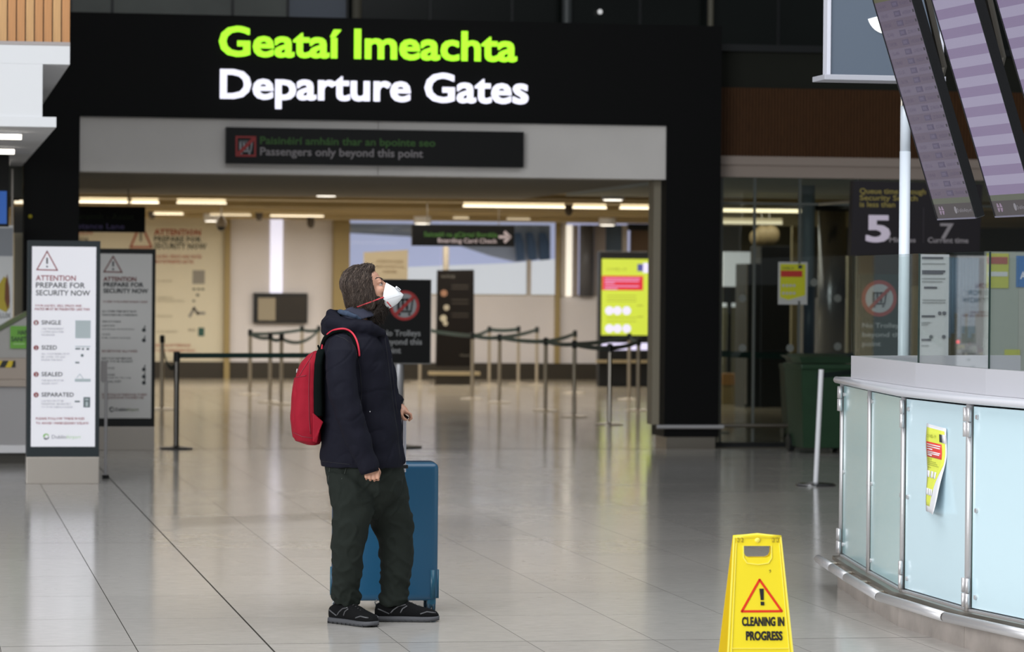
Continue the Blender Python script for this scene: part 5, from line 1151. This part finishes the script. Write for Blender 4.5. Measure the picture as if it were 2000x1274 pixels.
# near (right) hand: half closed, back of the hand towards the camera
yh = -.245
b.tube([Q(721, 905, yh), Q(724, 914, yh), Q(725, 924, yh)], [(.024, .018), (.034, .017), (.038, .015)], 14)
for k, (x, ln) in enumerate(((737.5, .030), (730, .034), (722, .032), (714.5, .026))):
    a = Q(x, 922.5, yh-.004); c_ = a+Vector((.002, -.003, -ln)); d_ = c_+Vector((.002, .022, -.008)); e_ = d_+Vector((0, .014, .016))
    b.tube([a+Vector((-.002, .004, .012)), a, c_, d_, e_], [.0085, .0092, .0088, .0080, .0068], 10)
b.tube([Q(737, 915, yh+.006), Q(741, 922, yh+.022), Q(739, 931, yh+.026), Q(735, 935, yh+.024)], [.010, .0098, .009, .0072], 10)
# far (left) hand on the case handle
yf = .205
b.tube([Q(780, 795, yf), Q(788, 800, yf), Q(795, 805.5, yf)], [(.024, .030), (.020, .040), (.014, .042)], 14)
for k in range(4):
    y = yf-.030+k*.020; a = Q(795, 805, y); c_ = Q(802-(k == 3)*1.5, 809, y-.002); d_ = Q(803.5-(k == 3)*1.5, 816.5, y); e_ = Q(798, 821.5, y)
    b.tube([Q(790, 803, y), a, c_, d_, e_], [.009, .0094, .0088, .0082, .0068], 10)
b.tube([Q(785, 801, yf-.034), Q(784, 810, yf-.046), Q(788, 817, yf-.040), Q(794, 820, yf-.032)], [.011, .0105, .0095, .0078], 10)
bake(b, 'body', M_skin, man, .0042, 4)
# eyes and brows
for s in (-1, 1):
    c = HP(.078, s*.031, -.0085); M_ew = mat('eye_white', (.36, .30, .27), .3)
    e = MB().ball(c, .0125, 16).build('eye', M_ew, man, True)
    MB().ball(c+(hf*.85+hu*.30+hl*s*.42).normalized()*.0078, .0066, 10).build('iris', mat('dark_brown_iris', (.02, .012, .01), .15), e, True)
    MB().ball(c+hu*.0065-hf*.0015, (.0125, .0140, .0085), 14, HR @ Matrix.Rotation(radians(-12), 3, 'Y')).build('upper_eyelid', M_skin, e, True)
    pts = [HP(.099-.004*k-.0016*k*k, s*(.010+.0105*k), .012+.0055*min(k, 3)-.004*max(0, k-3)) for k in range(5)]
    MB().tube(pts, [.0035, .0050, .0050, .0042, .002], 8, up=(0, 0, 1)).build('eyebrow', M_hair, man, True)

# --- hair
def fn_hair(p, n):
    q_ = p-H0; a = q_.dot(hl)*60; return n*(.0025*noise.noise(Vector((a*2.2, q_.dot(hf)*14, q_.dot(hu)*10)))+.004*noise.noise(p*22))
b = MB(); hball(b, (-.020, 0, .030), (.088, .083, .086), 26); hball(b, (-.050, 0, -.045), (.060, .078, .090), 24); hball(b, (-.050, 0, -.105), (.040, .060, .045), 20); hball(b, (.036, 0, .080), (.046, .054, .030), 20)
for s in (-1, 1): hball(b, (.002, s*.060, -.035), (.038, .028, .080), 18); hball(b, (.004, s*.060, .025), (.040, .022, .055), 16); hball(b, (.030, s*.062, -.060), (.010, .008, .026), 12)
hair = bake(b, 'hair', M_hair, man, .0045, 5, fn_hair)
hb = BVHTree.FromPolygons([v.co.copy() for v in hair.data.vertices], [tuple(p.vertices) for p in hair.data.polygons])
def strands(name, m, count, seed, path, r0, par, n=7, jit=.004):
    rnd = random.Random(seed); mb = MB()
    for i in range(count):
        P = path(rnd)
        if not P: continue
        pts = [p+Vector((rnd.gauss(0, jit), rnd.gauss(0, jit), rnd.gauss(0, jit)))*.35 for p in P]
        mb.tube(pts, [r0*(1-.75*k/(len(pts)-1)) for k in range(len(pts))], 3, cap=False, up=(.3, .9, .1))
    return tag(mb.build(name, m, par, True), kind='stuff')
def hpath(rnd):
    y = rnd.uniform(-1, 1); d0 = Vector((rnd.uniform(-.2, 1.0), y*.9, rnd.uniform(.6, 1.1))).normalized()
    d1 = Vector((rnd.uniform(-1.2, .35 if abs(y) > .4 else -.5), y*1.1, rnd.uniform(-1.3, -.5))).normalized()
    a, e = rnd.uniform(0, .45), rnd.uniform(.6, 1.0); out = []
    C0 = HP(-.02, 0, 0)
    off = rnd.uniform(.0, .0045)
    for k in range(8):
        t_ = a+(e-a)*k/7; d = d0.lerp(d1, t_); d = (hf*d.x+hl*d.y+hu*d.z).normalized()
        h_ = hb.ray_cast(C0+d*.3, -d)
        if h_[0] is None: return None
        out.append(h_[0]+d*(off+.002*sin(t_*9+y*7)))
    return out
strands('hair_strands', M_hair, 2000, 3, hpath, .0010, hair); strands('light_hair_strands', M_hair2, 900, 4, hpath, .0009, hair)
def tuft(rnd):
    d = Vector((rnd.uniform(-.6, .9), rnd.uniform(-.6, .6), 1)).normalized(); d = hf*d.x+hl*d.y+hu*d.z
    h_ = hb.ray_cast(HP(0, 0, 0)+d*.3, -d)
    if h_[0] is None: return None
    t_ = (hf*rnd.uniform(-1, .4)+hl*rnd.uniform(-.6, .6)).normalized(); L = rnd.uniform(.015, .035)
    return [h_[0]+d*(.009*sin(k/4*pi))+t_*L*k/4 for k in range(5)]
strands('loose_curls', M_hair, 60, 8, tuft, .0009, hair)

# --- beard
b = MB(); b.ball(Q(740, 602), (.045, .056, .036), 20); b.ball(Q(727, 612), (.050, .052, .040), 20); b.ball(Q(737, 616), (.034, .040, .028), 20); b.ball(Q(714, 602), (.036, .068, .034), 18)
for s in (-1, 1): b.tube([HP(.026, s*.062, -.045), HP(.040, s*.056, -.075), HP(.055, s*.046, -.095)], [.012, .020, .026], 12)
beard = bake(b, 'beard', M_beard, man, .005, 4, lambda p, n: n*(.007*noise.noise(p*42)+.004*noise.noise(p*95)))
bb = BVHTree.FromPolygons([v.co.copy() for v in beard.data.vertices], [tuple(p.vertices) for p in beard.data.polygons])
def bpath(rnd):
    d = Vector((rnd.uniform(-1, 1), rnd.uniform(-1, .3), rnd.uniform(-1, .8))).normalized(); C0 = Q(733, 607)
    h_ = bb.ray_cast(C0+d*.2, -d)
    if h_[0] is None: return None
    dn = Vector((rnd.uniform(-.3, .6), rnd.uniform(-.2, .2), -1)).normalized(); L = rnd.uniform(.015, .030)
    return [h_[0]+dn*L*k/4+d*(.002+.004*sin(k*1.6+rnd.random()*6)) for k in range(5)]
strands('beard_strands', M_beard, 900, 5, bpath, .0010, beard); strands('lighter_beard_strands', M_hair, 160, 6, bpath, .0010, beard)

# --- mask
prof = [(755.0, 552.0), (762, 556), (770, 560.5), (779, 566.5), (788.5, 575), (785, 583), (777, 592.5), (768, 598.5), (759, 603.5)]
rim = [(755.0, 551.5, .004), (753, 556, .020), (751, 564, .036), (749.3, 572, .050), (748.8, 579, .056), (749.2, 585, .055), (750.8, 591.5, .048), (754, 598, .030), (759.3, 603.8, .004)]
M_mask = mat('white_mask_felt', (.84, .84, .86), .8, bump=.06, bscale=300)
mb = MB(); NA = 9; g = {}
for i, (p, r_) in enumerate(zip(prof, rim)):
    A = Q(*p)
    for s in (-1, 1):
        Bp = Q(r_[0], r_[1], s*r_[2])
        for k in range(NA+1):
            a = (pi/2)*k/NA; t__ = k/NA; w = t__**.82; f_ = t__**1.25
            P = Vector((A.x+(Bp.x-A.x)*f_, s*r_[2]*w, A.z+(Bp.z-A.z)*f_))
            if s == 1 and k == 0: g[i, 0] = g[i, 0]; continue
            g[i, s*k] = mb.bm.verts.new(P)
for i in range(len(prof)-1):
    for k in range(-NA, NA): mb.bm.faces.new((g[i, k], g[i, k+1], g[i+1, k+1], g[i+1, k]))
mask = mb.build('face_mask', M_mask, man, False); md = mask.modifiers.new('th', 'SOLIDIFY'); md.thickness = .002; md.offset = 1
for e_ in mask.data.polygons: e_.use_smooth = True
vc = Q(777, 564.5, 0); MB().box(vc+Vector((.002, -.004, .003)), (.030, .026, .010), Matrix.Rotation(radians(38), 3, 'Y'), .003).build('valve', mat('white_valve_plastic', (.80, .80, .82), .4), mask)
MB().box(vc+Vector((.0045, -.0175, .0015)), (.020, .002, .0035), Matrix.Rotation(radians(38), 3, 'Y')).build('valve_slot', M_blackm, mask)
CL = MI @ CAM
def surf(trees, px, py, off=.003):
    """lay a point on the nearest of the given surfaces as seen along the photo ray"""
    d = (MI.to_3x3() @ ray(px, py)).normalized(); best = None
    for t_ in trees:
        h_ = t_.ray_cast(CL, d)
        if h_[0] is not None and (best is None or h_[3] < best[3]): best = h_
    return best[0]-d*off if best else Q(px, py, -.05)
mt_tree = BVHTree.FromPolygons([v.co.copy() for v in mask.data.vertices], [tuple(p.vertices) for p in mask.data.polygons])
M_strap = mat('coral_red_strap', (.62, .045, .06), .5)
def ribbon(name, pts, w, m, par, r2=.0012):
    return MB().tube(pts, [(w/2, r2)]*len(pts), 8, up=(0, 1, 0)).build(name, m, par, True)
ribbon('elastic_strap', [surf([hb, bb, mt_tree], 749.5-k*5.2, 580.8+k*1.87, .003) for k in range(11)], .0065, M_strap, mask)
ribbon('folded_strap', [surf([mt_tree], 756+2*k, 590+2.35*k, .003) for k in range(5)], .006, M_strap, mask)
MB().tube([surf([mt_tree], 757+2.8*k, 584.5-.85*k, .0005) for k in range(10)], .0008, 6).build('mask_fold', mat('mask_seam', (.6, .6, .62), .6), mask)

# --- jacket: torso, hood roll and both sleeves fused into one garment
def fn_jack(p, n):
    f1 = noise.noise(Vector((p.x*9+p.z*7, p.y*6, p.z*13-p.x*5)))
    f2 = noise.noise(Vector((p.x*22-p.z*12, p.y*14, p.z*9+p.x*16))+Vector((5, 3, 1)))
    f3 = abs(noise.noise(Vector((p.x*5+p.z*4, p.y*5, p.z*10-p.x*8))+Vector((9, 0, 4))))
    return n*(.009*f1+.004*f2-.022*max(0, .14-f3))
j = MB()
ztube(j, [row(911, 626.5, 787, 0, .185), row(895, 625, 787, 0, .19), row(850, 626, 784, 0, .19), row(800, 628, 776, 0, .18), row(750, 628, 768, 0, .185), row(710, 627, 760, 0, .195), row(680, 629, 751, 0, .195), row(660, 637, 741, 0, .175), row(647, 648, 732, 0, .13), row(638, 665, 722, 0, .08)], 36, 2.3)
j.tube([Q(*p) for p in ((668, 668, -.15), (668, 695, -.205), (667, 735, -.235), (673, 775, -.25), (683, 810, -.255), (696, 848, -.25), (709, 884, -.247), (718, 908, -.245), (722, 919, -.245))], [.062, .074, .076, .074, .071, .064, .056, .049, .047], 24)
j.tube([Q(*p) for p in ((680, 668, .15), (695, 700, .205), (712, 740, .235), (728, 775, .235), (744, 780, .228), (762, 783, .215), (777, 792, .206))], [.062, .074, .074, .070, .064, .060, .050], 20)
# front placket and lower hem fullness
j.tube([Q(742, 650, -.03), Q(755, 690, -.04), Q(767, 750, -.04), Q(777, 820, -.04), Q(783, 905, -.04)], [.028, .028, .026, .024, .022], 12)
# hood folds
for pts, rr in (([(752, 650, -.06), (722, 640, -.115), (684, 639, -.125), (650, 632, -.07), (643, 633, 0), (652, 632, .07), (690, 630, .11), (735, 638, .07)], [.020, .030, .036, .040, .042, .040, .032, .022]),
                ([(728, 633, -.085), (700, 634, -.095), (662, 627, -.085), (648, 615, 0), (668, 616, .085), (700, 620, .09)], [.018, .024, .028, .032, .028, .020]),
                ([(712, 642, -.13), (675, 645, -.13), (645, 645, -.05), (640, 646, .03)], [.020, .030, .034, .03])):
    j.tube([Q(*p) for p in pts], rr, 14, up=(0, 0, 1))
jacket = bake(j, 'jacket', M_jack, man, .0062, 3, fn_jack)
jb = BVHTree.FromPolygons([v.co.copy() for v in jacket.data.vertices], [tuple(p.vertices) for p in jacket.data.polygons])
# cuffs, seams, zip
mb = MB(); mb.tube([Q(719, 909, -.245), Q(723, 923, -.245)], [.046, .045], 22); mb.build('cuff', M_jack, jacket, True)
MB().tube([Q(771, 788.5, .21), Q(780, 794, .206)], [.053, .044], 20, ).build('cuff', M_jack, jacket, True)
for pts in ([(696, 690), (703, 720), (706, 760), (704, 800)], [(752, 660), (760, 720), (768, 790), (777, 850), (782, 905)], [(765, 700), (770, 760), (777, 820)], [(628, 901), (660, 905), (690, 908)], [(654, 655), (672, 661), (692, 676), (699, 690)]):
    P = [Vector(p+(0,)) for p in pts]; out = []
    for a, c in zip(P, P[1:]):
        for k in range(6): w = a.lerp(c, k/6); out.append(surf([jb], w.x, w.y, .0005))
    MB().tube(out, .0013, 5).build('seam', mat('black_seam', (.006, .006, .009), .7), jacket, True)
o = MB().ball(surf([jb], 722.5, 804.5, .001), .0035, 8).build('snap_button', M_steel, jacket, True)
# collar and scarf
mb = MB(); mb.tube([Q(701, 626, 0), Q(697, 613, 0), Q(689, 598, 0)], [(.098, .090), (.082, .080), (.066, .067)], 26); 
bake(mb, 'shirt_collar', mat('navy_collar', (.020, .022, .045), .8, sheen=.1), man, .005, 3, lambda p, n: n*(.005*noise.noise(Vector((p.x*14+p.z*30, p.y*14, p.z*44)))))
mb = MB(); mb.tube([Q(706, 624, -.084), Q(694, 618, -.095), Q(680, 613, -.090), Q(667, 610, -.05), Q(663, 610, .03)], [.007, .011, .013, .013, .012], 12, up=(0, 0, 1))
bake(mb, 'blue_neck_scarf', mat('denim_blue_cloth', (.032, .050, .090), .9), man, .004, 2, lambda p, n: n*(.003*noise.noise(p*70)))

# --- trousers
def fn_tr(p, n):
    lo = max(0, min(1, (.34-p.z)/.22)); f1 = noise.noise(Vector((p.x*9-p.z*6, p.y*8, p.z*9+p.x*4)))
    f2 = noise.noise(Vector((p.x*14+p.z*12, p.y*11, p.z*27+p.x*24))); f3 = 1-abs(noise.noise(Vector((p.x*9+p.z*9, p.y*8, p.z*9-p.x*12))))*4
    return n*(.009*f1+(.003+.011*lo)*f2+.007*max(0, f3))
t_ = MB()
ztube(t_, [row(893, 634, 783, .01, .165), row(930, 636, 788, .01, .165), row(955, 645, 784, .01, .155), row(980, 665, 772, .01, .12), row(1000, 690, 752, .01, .07), row(1012, 705, 738, .01, .03)], 32, 2.5)
ztube(t_, [row(925, 641, 740, -.065, .09), row(960, 645, 735, -.075, .095), row(1000, 650.5, 729, -.085, .095), row(1030, 650, 718, -.088, .09), row(1060, 648, 712, -.085, .083), row(1100, 649, 708, -.07, .075), row(1140, 648, 705, -.05, .070), row(1168, 646, 703, -.03, .068), row(1181, 652, 701, -.015, .060)], 26, 2.2)
ztube(t_, [row(922, 700, 788, .07, .09), row(950, 700, 793, .06, .10), row(975, 705, 798, .06, .105), row(1000, 712, 803, .075, .10), row(1030, 728, 807, .105, .088), row(1060, 739, 807.5, .11, .083), row(1100, 742, 803, .11, .077), row(1140, 743, 799, .11, .070), row(1168, 739, 797, .11, .068), row(1181, 738, 793, .108, .060)], 26, 2.2)
tr = bake(t_, 'trousers', M_trou, man, .0062, 2, fn_tr)
tb = BVHTree.FromPolygons([v.co.copy() for v in tr.data.vertices], [tuple(p.vertices) for p in tr.data.polygons])
for pts in ([(644, 912), (642, 930), (640, 942)], [(677, 912), (673, 925), (667, 936)]):
    MB().tube([surf([tb], *p, .0006) for p in pts], .0014, 5).build('pocket_seam', mat('grey_green_seam', (.07, .08, .07), .8), tr, True)

# --- shoes
def shoe(cx, cy, yaw, label):
    s = bpy.data.objects.new('shoe', None); COL.objects.link(s); s.parent = man; s.location = (cx, cy, 0); s.rotation_euler = (0, 0, yaw)
    if label: s['label'] = label
    sec = [(-.148, .020, .058, 0), (-.142, .032, .084, 0), (-.115, .037, .098, 0), (-.07, .037, .104, 0), (-.03, .037, .108, .0), (.0, .039, .104, .001), (.03, .043, .094, .002), (.06, .047, .080, .003), (.09, .049, .071, .004), (.12, .047, .064, .003), (.142, .041, .057, .002), (.158, .028, .048, .001), (.167, .014, .036, 0)]
    def loft(rows, name, m, par, z0f, z1f, grow=0.0, pw=2.6):
        mb = MB(); R = []; n = 20
        for a, w, h, yo in rows:
            r = []; z0, z1 = z0f(a), z1f(h)
            for k in range(n):
                t_ = 2*pi*k/n; ca, sa = cos(t_), sin(t_)
                r.append(mb.bm.verts.new((a, yo+(w+grow)*math.copysign(abs(ca)**(2/pw), ca), (z0+z1)/2+(z1-z0)/2*math.copysign(abs(sa)**(2/pw), sa))))
            R.append(r)
        for i in range(len(R)-1):
            for k in range(n): mb.bm.faces.new((R[i][k], R[i][(k+1) % n], R[i+1][(k+1) % n], R[i+1][k]))
        mb.bm.faces.new(R[0][::-1]); mb.bm.faces.new(R[-1]); return mb.build(name, m, par, True)
    toe = lambda a: .010*max(0, (a-.09)/.08)**2
    up = loft(sec, 'upper', mat('black_mesh_upper', (.0045, .0045, .005), .85, spec=.15, bump=.3, bscale=400), s, lambda a: .014+toe(a), lambda h: h)
    so = loft([(a*1.02, w, h, yo) for a, w, h, yo in sec], 'sole', mat('grey_rubber_sole', (.065, .065, .072), .7), s, lambda a: .0+toe(a), lambda h: .030, .003, 4)
    loft([(a*1.022, w, h, yo) for a, w, h, yo in sec], 'outsole', mat('dark_rubber', (.02, .02, .022), .7), s, lambda a: 0+toe(a), lambda h: .009, .004, 4)
    for k in range(9):
        a = -.13+k*.032
        for sd in (-1, 1): MB().span((a, sd*.0470-.0015, .001), (a+.006, sd*.0470+.0015, .010)).build('tread_groove', mat('dark_rubber', (.02, .02, .022), .7), so)
    # side stripes
    ub = BVHTree.FromPolygons([v.co.copy() for v in up.data.vertices], [tuple(p.vertices) for p in up.data.polygons])
    def onside(a, z, sd):
        h_ = ub.ray_cast(Vector((a, sd*.2, z)), Vector((0, -sd, 0))); return h_[0]+Vector((0, sd*.001, 0)) if h_[0] else Vector((a, sd*.04, z))
    M_st = mat('grey_side_stripe', (.075, .075, .08), .4)
    for sd in (-1, 1):
        for pts in (((.005, .086), (-.030, .078), (-.055, .060), (-.075, .038)), ((.012, .080), (-.010, .066), (-.025, .038)), ((-.075, .040), (-.115, .058), (-.138, .066)), ((.152, .046), (.11, .052), (.065, .038))):
            out = []
            for p, q in zip(pts, pts[1:]):
                for k in range(4): out.append(onside(p[0]+(q[0]-p[0])*k/4, p[1]+(q[1]-p[1])*k/4, sd))
            MB().tube(out, .0036, 6).build('side_stripe', M_st, up, True)
    for k in range(5):
        a = -.002+k*.017; z = .1075-.0075*k
        MB().tube([(a, -.020, z-.010), (a+.003, -.008, z), (a+.003, .008, z), (a, .020, z-.010)], .0024, 6).build('lace', mat('black_lace', (.016, .016, .016), .8), up, True)
    MB().tube([(-.140, 0, .078), (-.149, 0, .094), (-.136, 0, .104)], .004, 8).build('heel_tab', mat('pale_heel_tab', (.35, .35, .34), .5), up, True)
    MB().tube([(-.075+.045*cos(k*pi/5), .027*sin(k*pi/5), .104+.003*cos(k*pi/5)) for k in range(11)], .006, 8).build('padded_opening', M_blackm, up, True)
    return s
q1 = Q(688, 1217)
shoe(-.030, -.065, radians(-49), 'right shoe turned towards the camera'); shoe(Q(791, 1217).x, .105, radians(-2), 'left shoe seen from the side')

# ------------------------------------------------------------------ red backpack
bpk = thing('backpack', 'red backpack with black back panel worn on the man\'s back', 'backpack', man.matrix_basis @ Q(600, 866), -BEAR)
IB = (bpk.matrix_basis).inverted() @ man.matrix_basis
M_redc = mat('crimson_cloth', (.27, .006, .019), .8, spec=.2, bump=.15, bscale=450); M_drk = mat('black_green_mesh', (.0022, .0045, .0042), .9, spec=.08)
def world_fix(o): o.matrix_parent_inverse = IB; return o
mb = MB(); yc = .0
ztube(mb, [row(868, 598, 624, yc, .11), row(860, 577, 628, yc, .135), row(840, 571.5, 628, yc, .145), row(800, 570, 628, yc, .15), row(760, 574, 628, yc, .145), row(730, 580, 628, yc, .14), row(708, 589, 628, yc, .13), row(694, 602, 627, yc, .11), row(687, 614, 625, yc, .08)], 30, 3.0)
pk = world_fix(bake(mb, 'main_bag', M_redc, bpk, .006, 4, lambda p, n: n*(.004*noise.noise(Vector((p.x*14, p.y*12, p.z*8)))+.002*noise.noise(p*30))))
mb = MB(); ztube(mb, [row(856, 573, 596, yc, .10), row(820, 567.5, 600, yc, .12), row(770, 570.5, 602, yc, .12), row(738, 576, 604, yc, .11)], 26, 3.2)
fp = world_fix(bake(mb, 'front_pocket', M_redc, bpk, .005, 3, lambda p, n: n*(.003*noise.noise(p*20))))
mb = MB(); ztube(mb, [row(812, 611, 634, yc, .153), row(800, 610.5, 635, yc, .156), row(750, 610.5, 634, yc, .152), row(710, 612, 634, yc, .140), row(692, 616, 636, yc, .118), row(682, 622, 640, yc, .09)], 26, 4.0)
world_fix(bake(mb, 'back_panel', M_drk, bpk, .005, 2))
mb = MB(); mb.prism([Q(611, 806, -.155), Q(632, 825, -.155), Q(625, 841, -.155), Q(620, 866, -.135), Q(611, 864, -.14)], (0, .02, 0)); world_fix(bake(mb, 'side_wing', M_redc, bpk, .0035, 6))
pb_ = BVHTree.FromPolygons([v.co.copy() for v in pk.data.vertices]+[v.co.copy() for v in fp.data.vertices], [tuple(p.vertices) for p in pk.data.polygons]+[tuple(i+len(pk.data.vertices) for i in p.vertices) for p in fp.data.polygons])
M_rd2 = mat('dark_crimson_piping', (.20, .008, .02), .6)
for pts in ([(612, 690), (606, 700), (590, 725), (583, 738)], [(573, 845), (590, 853), (610, 856), (624, 853)], [(611, 808), (612, 830), (617, 862)], [(576, 738), (585, 736), (601, 733)], [(605, 700), (603, 760), (604, 820), (607, 855)]):
    out = []
    for a, c in zip(pts, pts[1:]):
        for k in range(5): out.append(surf([pb_], a[0]+(c[0]-a[0])*k/5, a[1]+(c[1]-a[1])*k/5, .0015))
    world_fix(MB().tube(out, .0022, 6).build('piping', M_rd2, bpk, True))
world_fix(MB().tube([Q(583, 724, -.10), Q(581, 722, -.11), Q(580, 729, -.11)], .003, 6).build('zip_pull', M_steel, bpk, True))
arch = [(630, 700), (629, 684), (632, 668), (638, 656), (648, 647.5), (660, 643.5), (674, 643), (686, 648.5), (694, 659), (699, 672), (701.5, 686), (702, 698)]
out = []
for i_ in range(len(arch)-1):
    p0, p1, p2, p3 = (Vector(arch[max(0, min(len(arch)-1, i_+q_))]) for q_ in (-1, 0, 1, 2))
    for k in range(4):
        u_ = k/4; x, y = .5*((2*p1)+(p2-p0)*u_+(2*p0-5*p1+4*p2-p3)*u_*u_+(3*p1-p0-3*p2+p3)*u_**3); d = (MI.to_3x3() @ ray(x, y)).normalized(); h_ = jb.ray_cast(CL, d)
        out.append((x, y, h_[0]-d*.004 if h_[0] is not None else None))
ys = [p[2].y for p in out if p[2] is not None]
last = ys[0]; yv = []
for x, y, P in out:
    if P is not None: last = P.y
    yv.append(last)
yv = [min(yv[max(0, i-2):i+3]) for i in range(len(yv))]; yv = [sum(yv[max(0, i-2):i+3])/len(yv[max(0, i-2):i+3]) for i in range(len(yv))]
strap = [Q(x, y, v-.004) for (x, y, P), v in zip(out, yv)]
world_fix(MB().tube(strap, .0048, 8).build('shoulder_strap_piping', mat('bright_crimson_piping', (.55, .015, .04), .6), bpk, True))
world_fix(MB().tube([p+Vector((-.010 if i > len(strap)*.6 else 0, .016, -.007)) for i, p in enumerate(strap)], [(.012, .016)]*len(strap), 8).build('shoulder_strap', M_drk, bpk, True))
far = [Q(x, y, .14) for x, y in ((632, 690), (636, 665), (650, 646), (675, 642), (694, 655), (705, 690))]
world_fix(MB().tube(far, [(.008, .025)]*len(far), 8).build('shoulder_strap', M_drk, bpk, True))
world_fix(MB().tube([Q(625, 684, -.02), Q(622, 676, -.015), Q(622, 676, .015), Q(625, 684, .02)], .005, 8).build('carry_loop', M_drk, bpk, True))

# ------------------------------------------------------------------ blue suitcase
c0 = PF(842, 1194); cdir = Vector((Fv.x, Fv.y, 0)).normalized()
th_ = -atan2(c0.x, c0.y)+radians(6)
su = thing('suitcase', 'large blue suitcase standing upright behind the man, handle pulled out', 'suitcase', (0, 0, 0), th_)
Rz = Matrix.Rotation(th_, 3, 'Z'); w, dpt, zb0, zt0 = .525, .25, .055, .755
# origin: bottom centre of the body
su.location = c0 - Rz @ Vector((w/2-.03, -dpt/2+.04, 0)); su.location.z = 0
M_blu = mat('petrol_blue_shell', (.008, .072, .150), .36, coat=.15, bump=.04, bscale=300); M_blud = mat('dark_petrol_plastic', (.010, .085, .145), .4)
mb = MB(); mb.box((0, 0, (zb0+zt0)/2), (w, dpt, zt0-zb0)); bmesh.ops.bevel(mb.bm, geom=mb.bm.edges[:], offset=.035, segments=5, affect='EDGES', profile=.6); body = mb.build('shell', M_blu, su, True)
mb = MB(); 
def rr(w_, h_, r, n=6):
    out = []
    for cx, cz, a0 in ((w_/2-r, h_/2-r, 0), (-w_/2+r, h_/2-r, 90), (-w_/2+r, -h_/2+r, 180), (w_/2-r, -h_/2+r, 270)):
        for k in range(n+1): a = radians(a0+90*k/n); out.append((cx+r*cos(a), cz+r*sin(a)))
    return out
loop = [Vector((x, 0, z+(zb0+zt0)/2)) for x, z in rr(w+.003, zt0-zb0+.003, .038)]; loop.append(loop[0])
MB().tube(loop, .0045, 8).build('zip_band', mat('navy_zip', (.012, .03, .06), .6), body, True)
for sx in (-1, 1):
    for sy in (-1, 1):
        x, y = sx*(w/2-.030), sy*(dpt/2-.035)
        mb = MB(); mb.box((sx*(w/2-.026), sy*(dpt/2-.030), zb0+.085), (.064, .068, .185)); bmesh.ops.bevel(mb.bm, geom=mb.bm.edges[:], offset=.020, segments=4, affect='EDGES'); g_ = mb.build('corner_guard', M_blud, su, True)
        f_ = MB().box((x, y, .050), (.044, .046, .050), bev=.012).build('wheel_fork', M_blud, su)
        for s in (-1, 1): MB().tube([(x+s*.012-.007, y, .026), (x+s*.012+.007, y, .026)], .026, 18).build('wheel', mat('dark_blue_wheel', (.008, .04, .07), .5), f_, True)
MB().tube([(-.10, -.0, zt0-.002), (-.085, 0, zt0+.016), (.085, 0, zt0+.016), (.10, 0, zt0-.002)], [.010, .009, .009, .010], 10).build('top_handle', M_blud, su, True)
hp = (su.matrix_basis.inverted() @ man.matrix_basis) @ Q(790.5, 816, .205)
M_alu = mat('polished_aluminium', (.78, .76, .84), .22, 1.0)
for xx in (hp.x, hp.x-.21):
    MB().box((xx-.001, hp.y, (zt0-.02+hp.z)/2+.0), (.018, .012, hp.z-zt0+.03), bev=.002).build('telescopic_rod', M_alu, su)
    MB().box((xx-.014, hp.y+.004, (zt0-.02+hp.z)/2+.0), (.009, .008, hp.z-zt0+.02), bev=.002).build('rod_channel', mat('lilac_grey_rod', (.55, .50, .55), .35, .8), su)
    MB().box((xx, hp.y, zt0+.002), (.036, .030, .018), bev=.004).build('rod_socket', M_blackm, su)
MB().tube([(hp.x-.225, hp.y, hp.z-.004), (hp.x-.21, hp.y, hp.z+.006), (hp.x, hp.y, hp.z+.006), (hp.x+.014, hp.y, hp.z-.004)], [.011, .013, .013, .011], 14, up=(0, 0, 1)).build('grip', M_blackm, su, True)
# ------------------------------------------------------------------ parts given in world coordinates: attach to their roots
for r_ in WB:
    inv = (Matrix.Translation(r_.location) @ r_.rotation_euler.to_matrix().to_4x4()).inverted()
    for ch in r_.children: ch.matrix_parent_inverse = inv
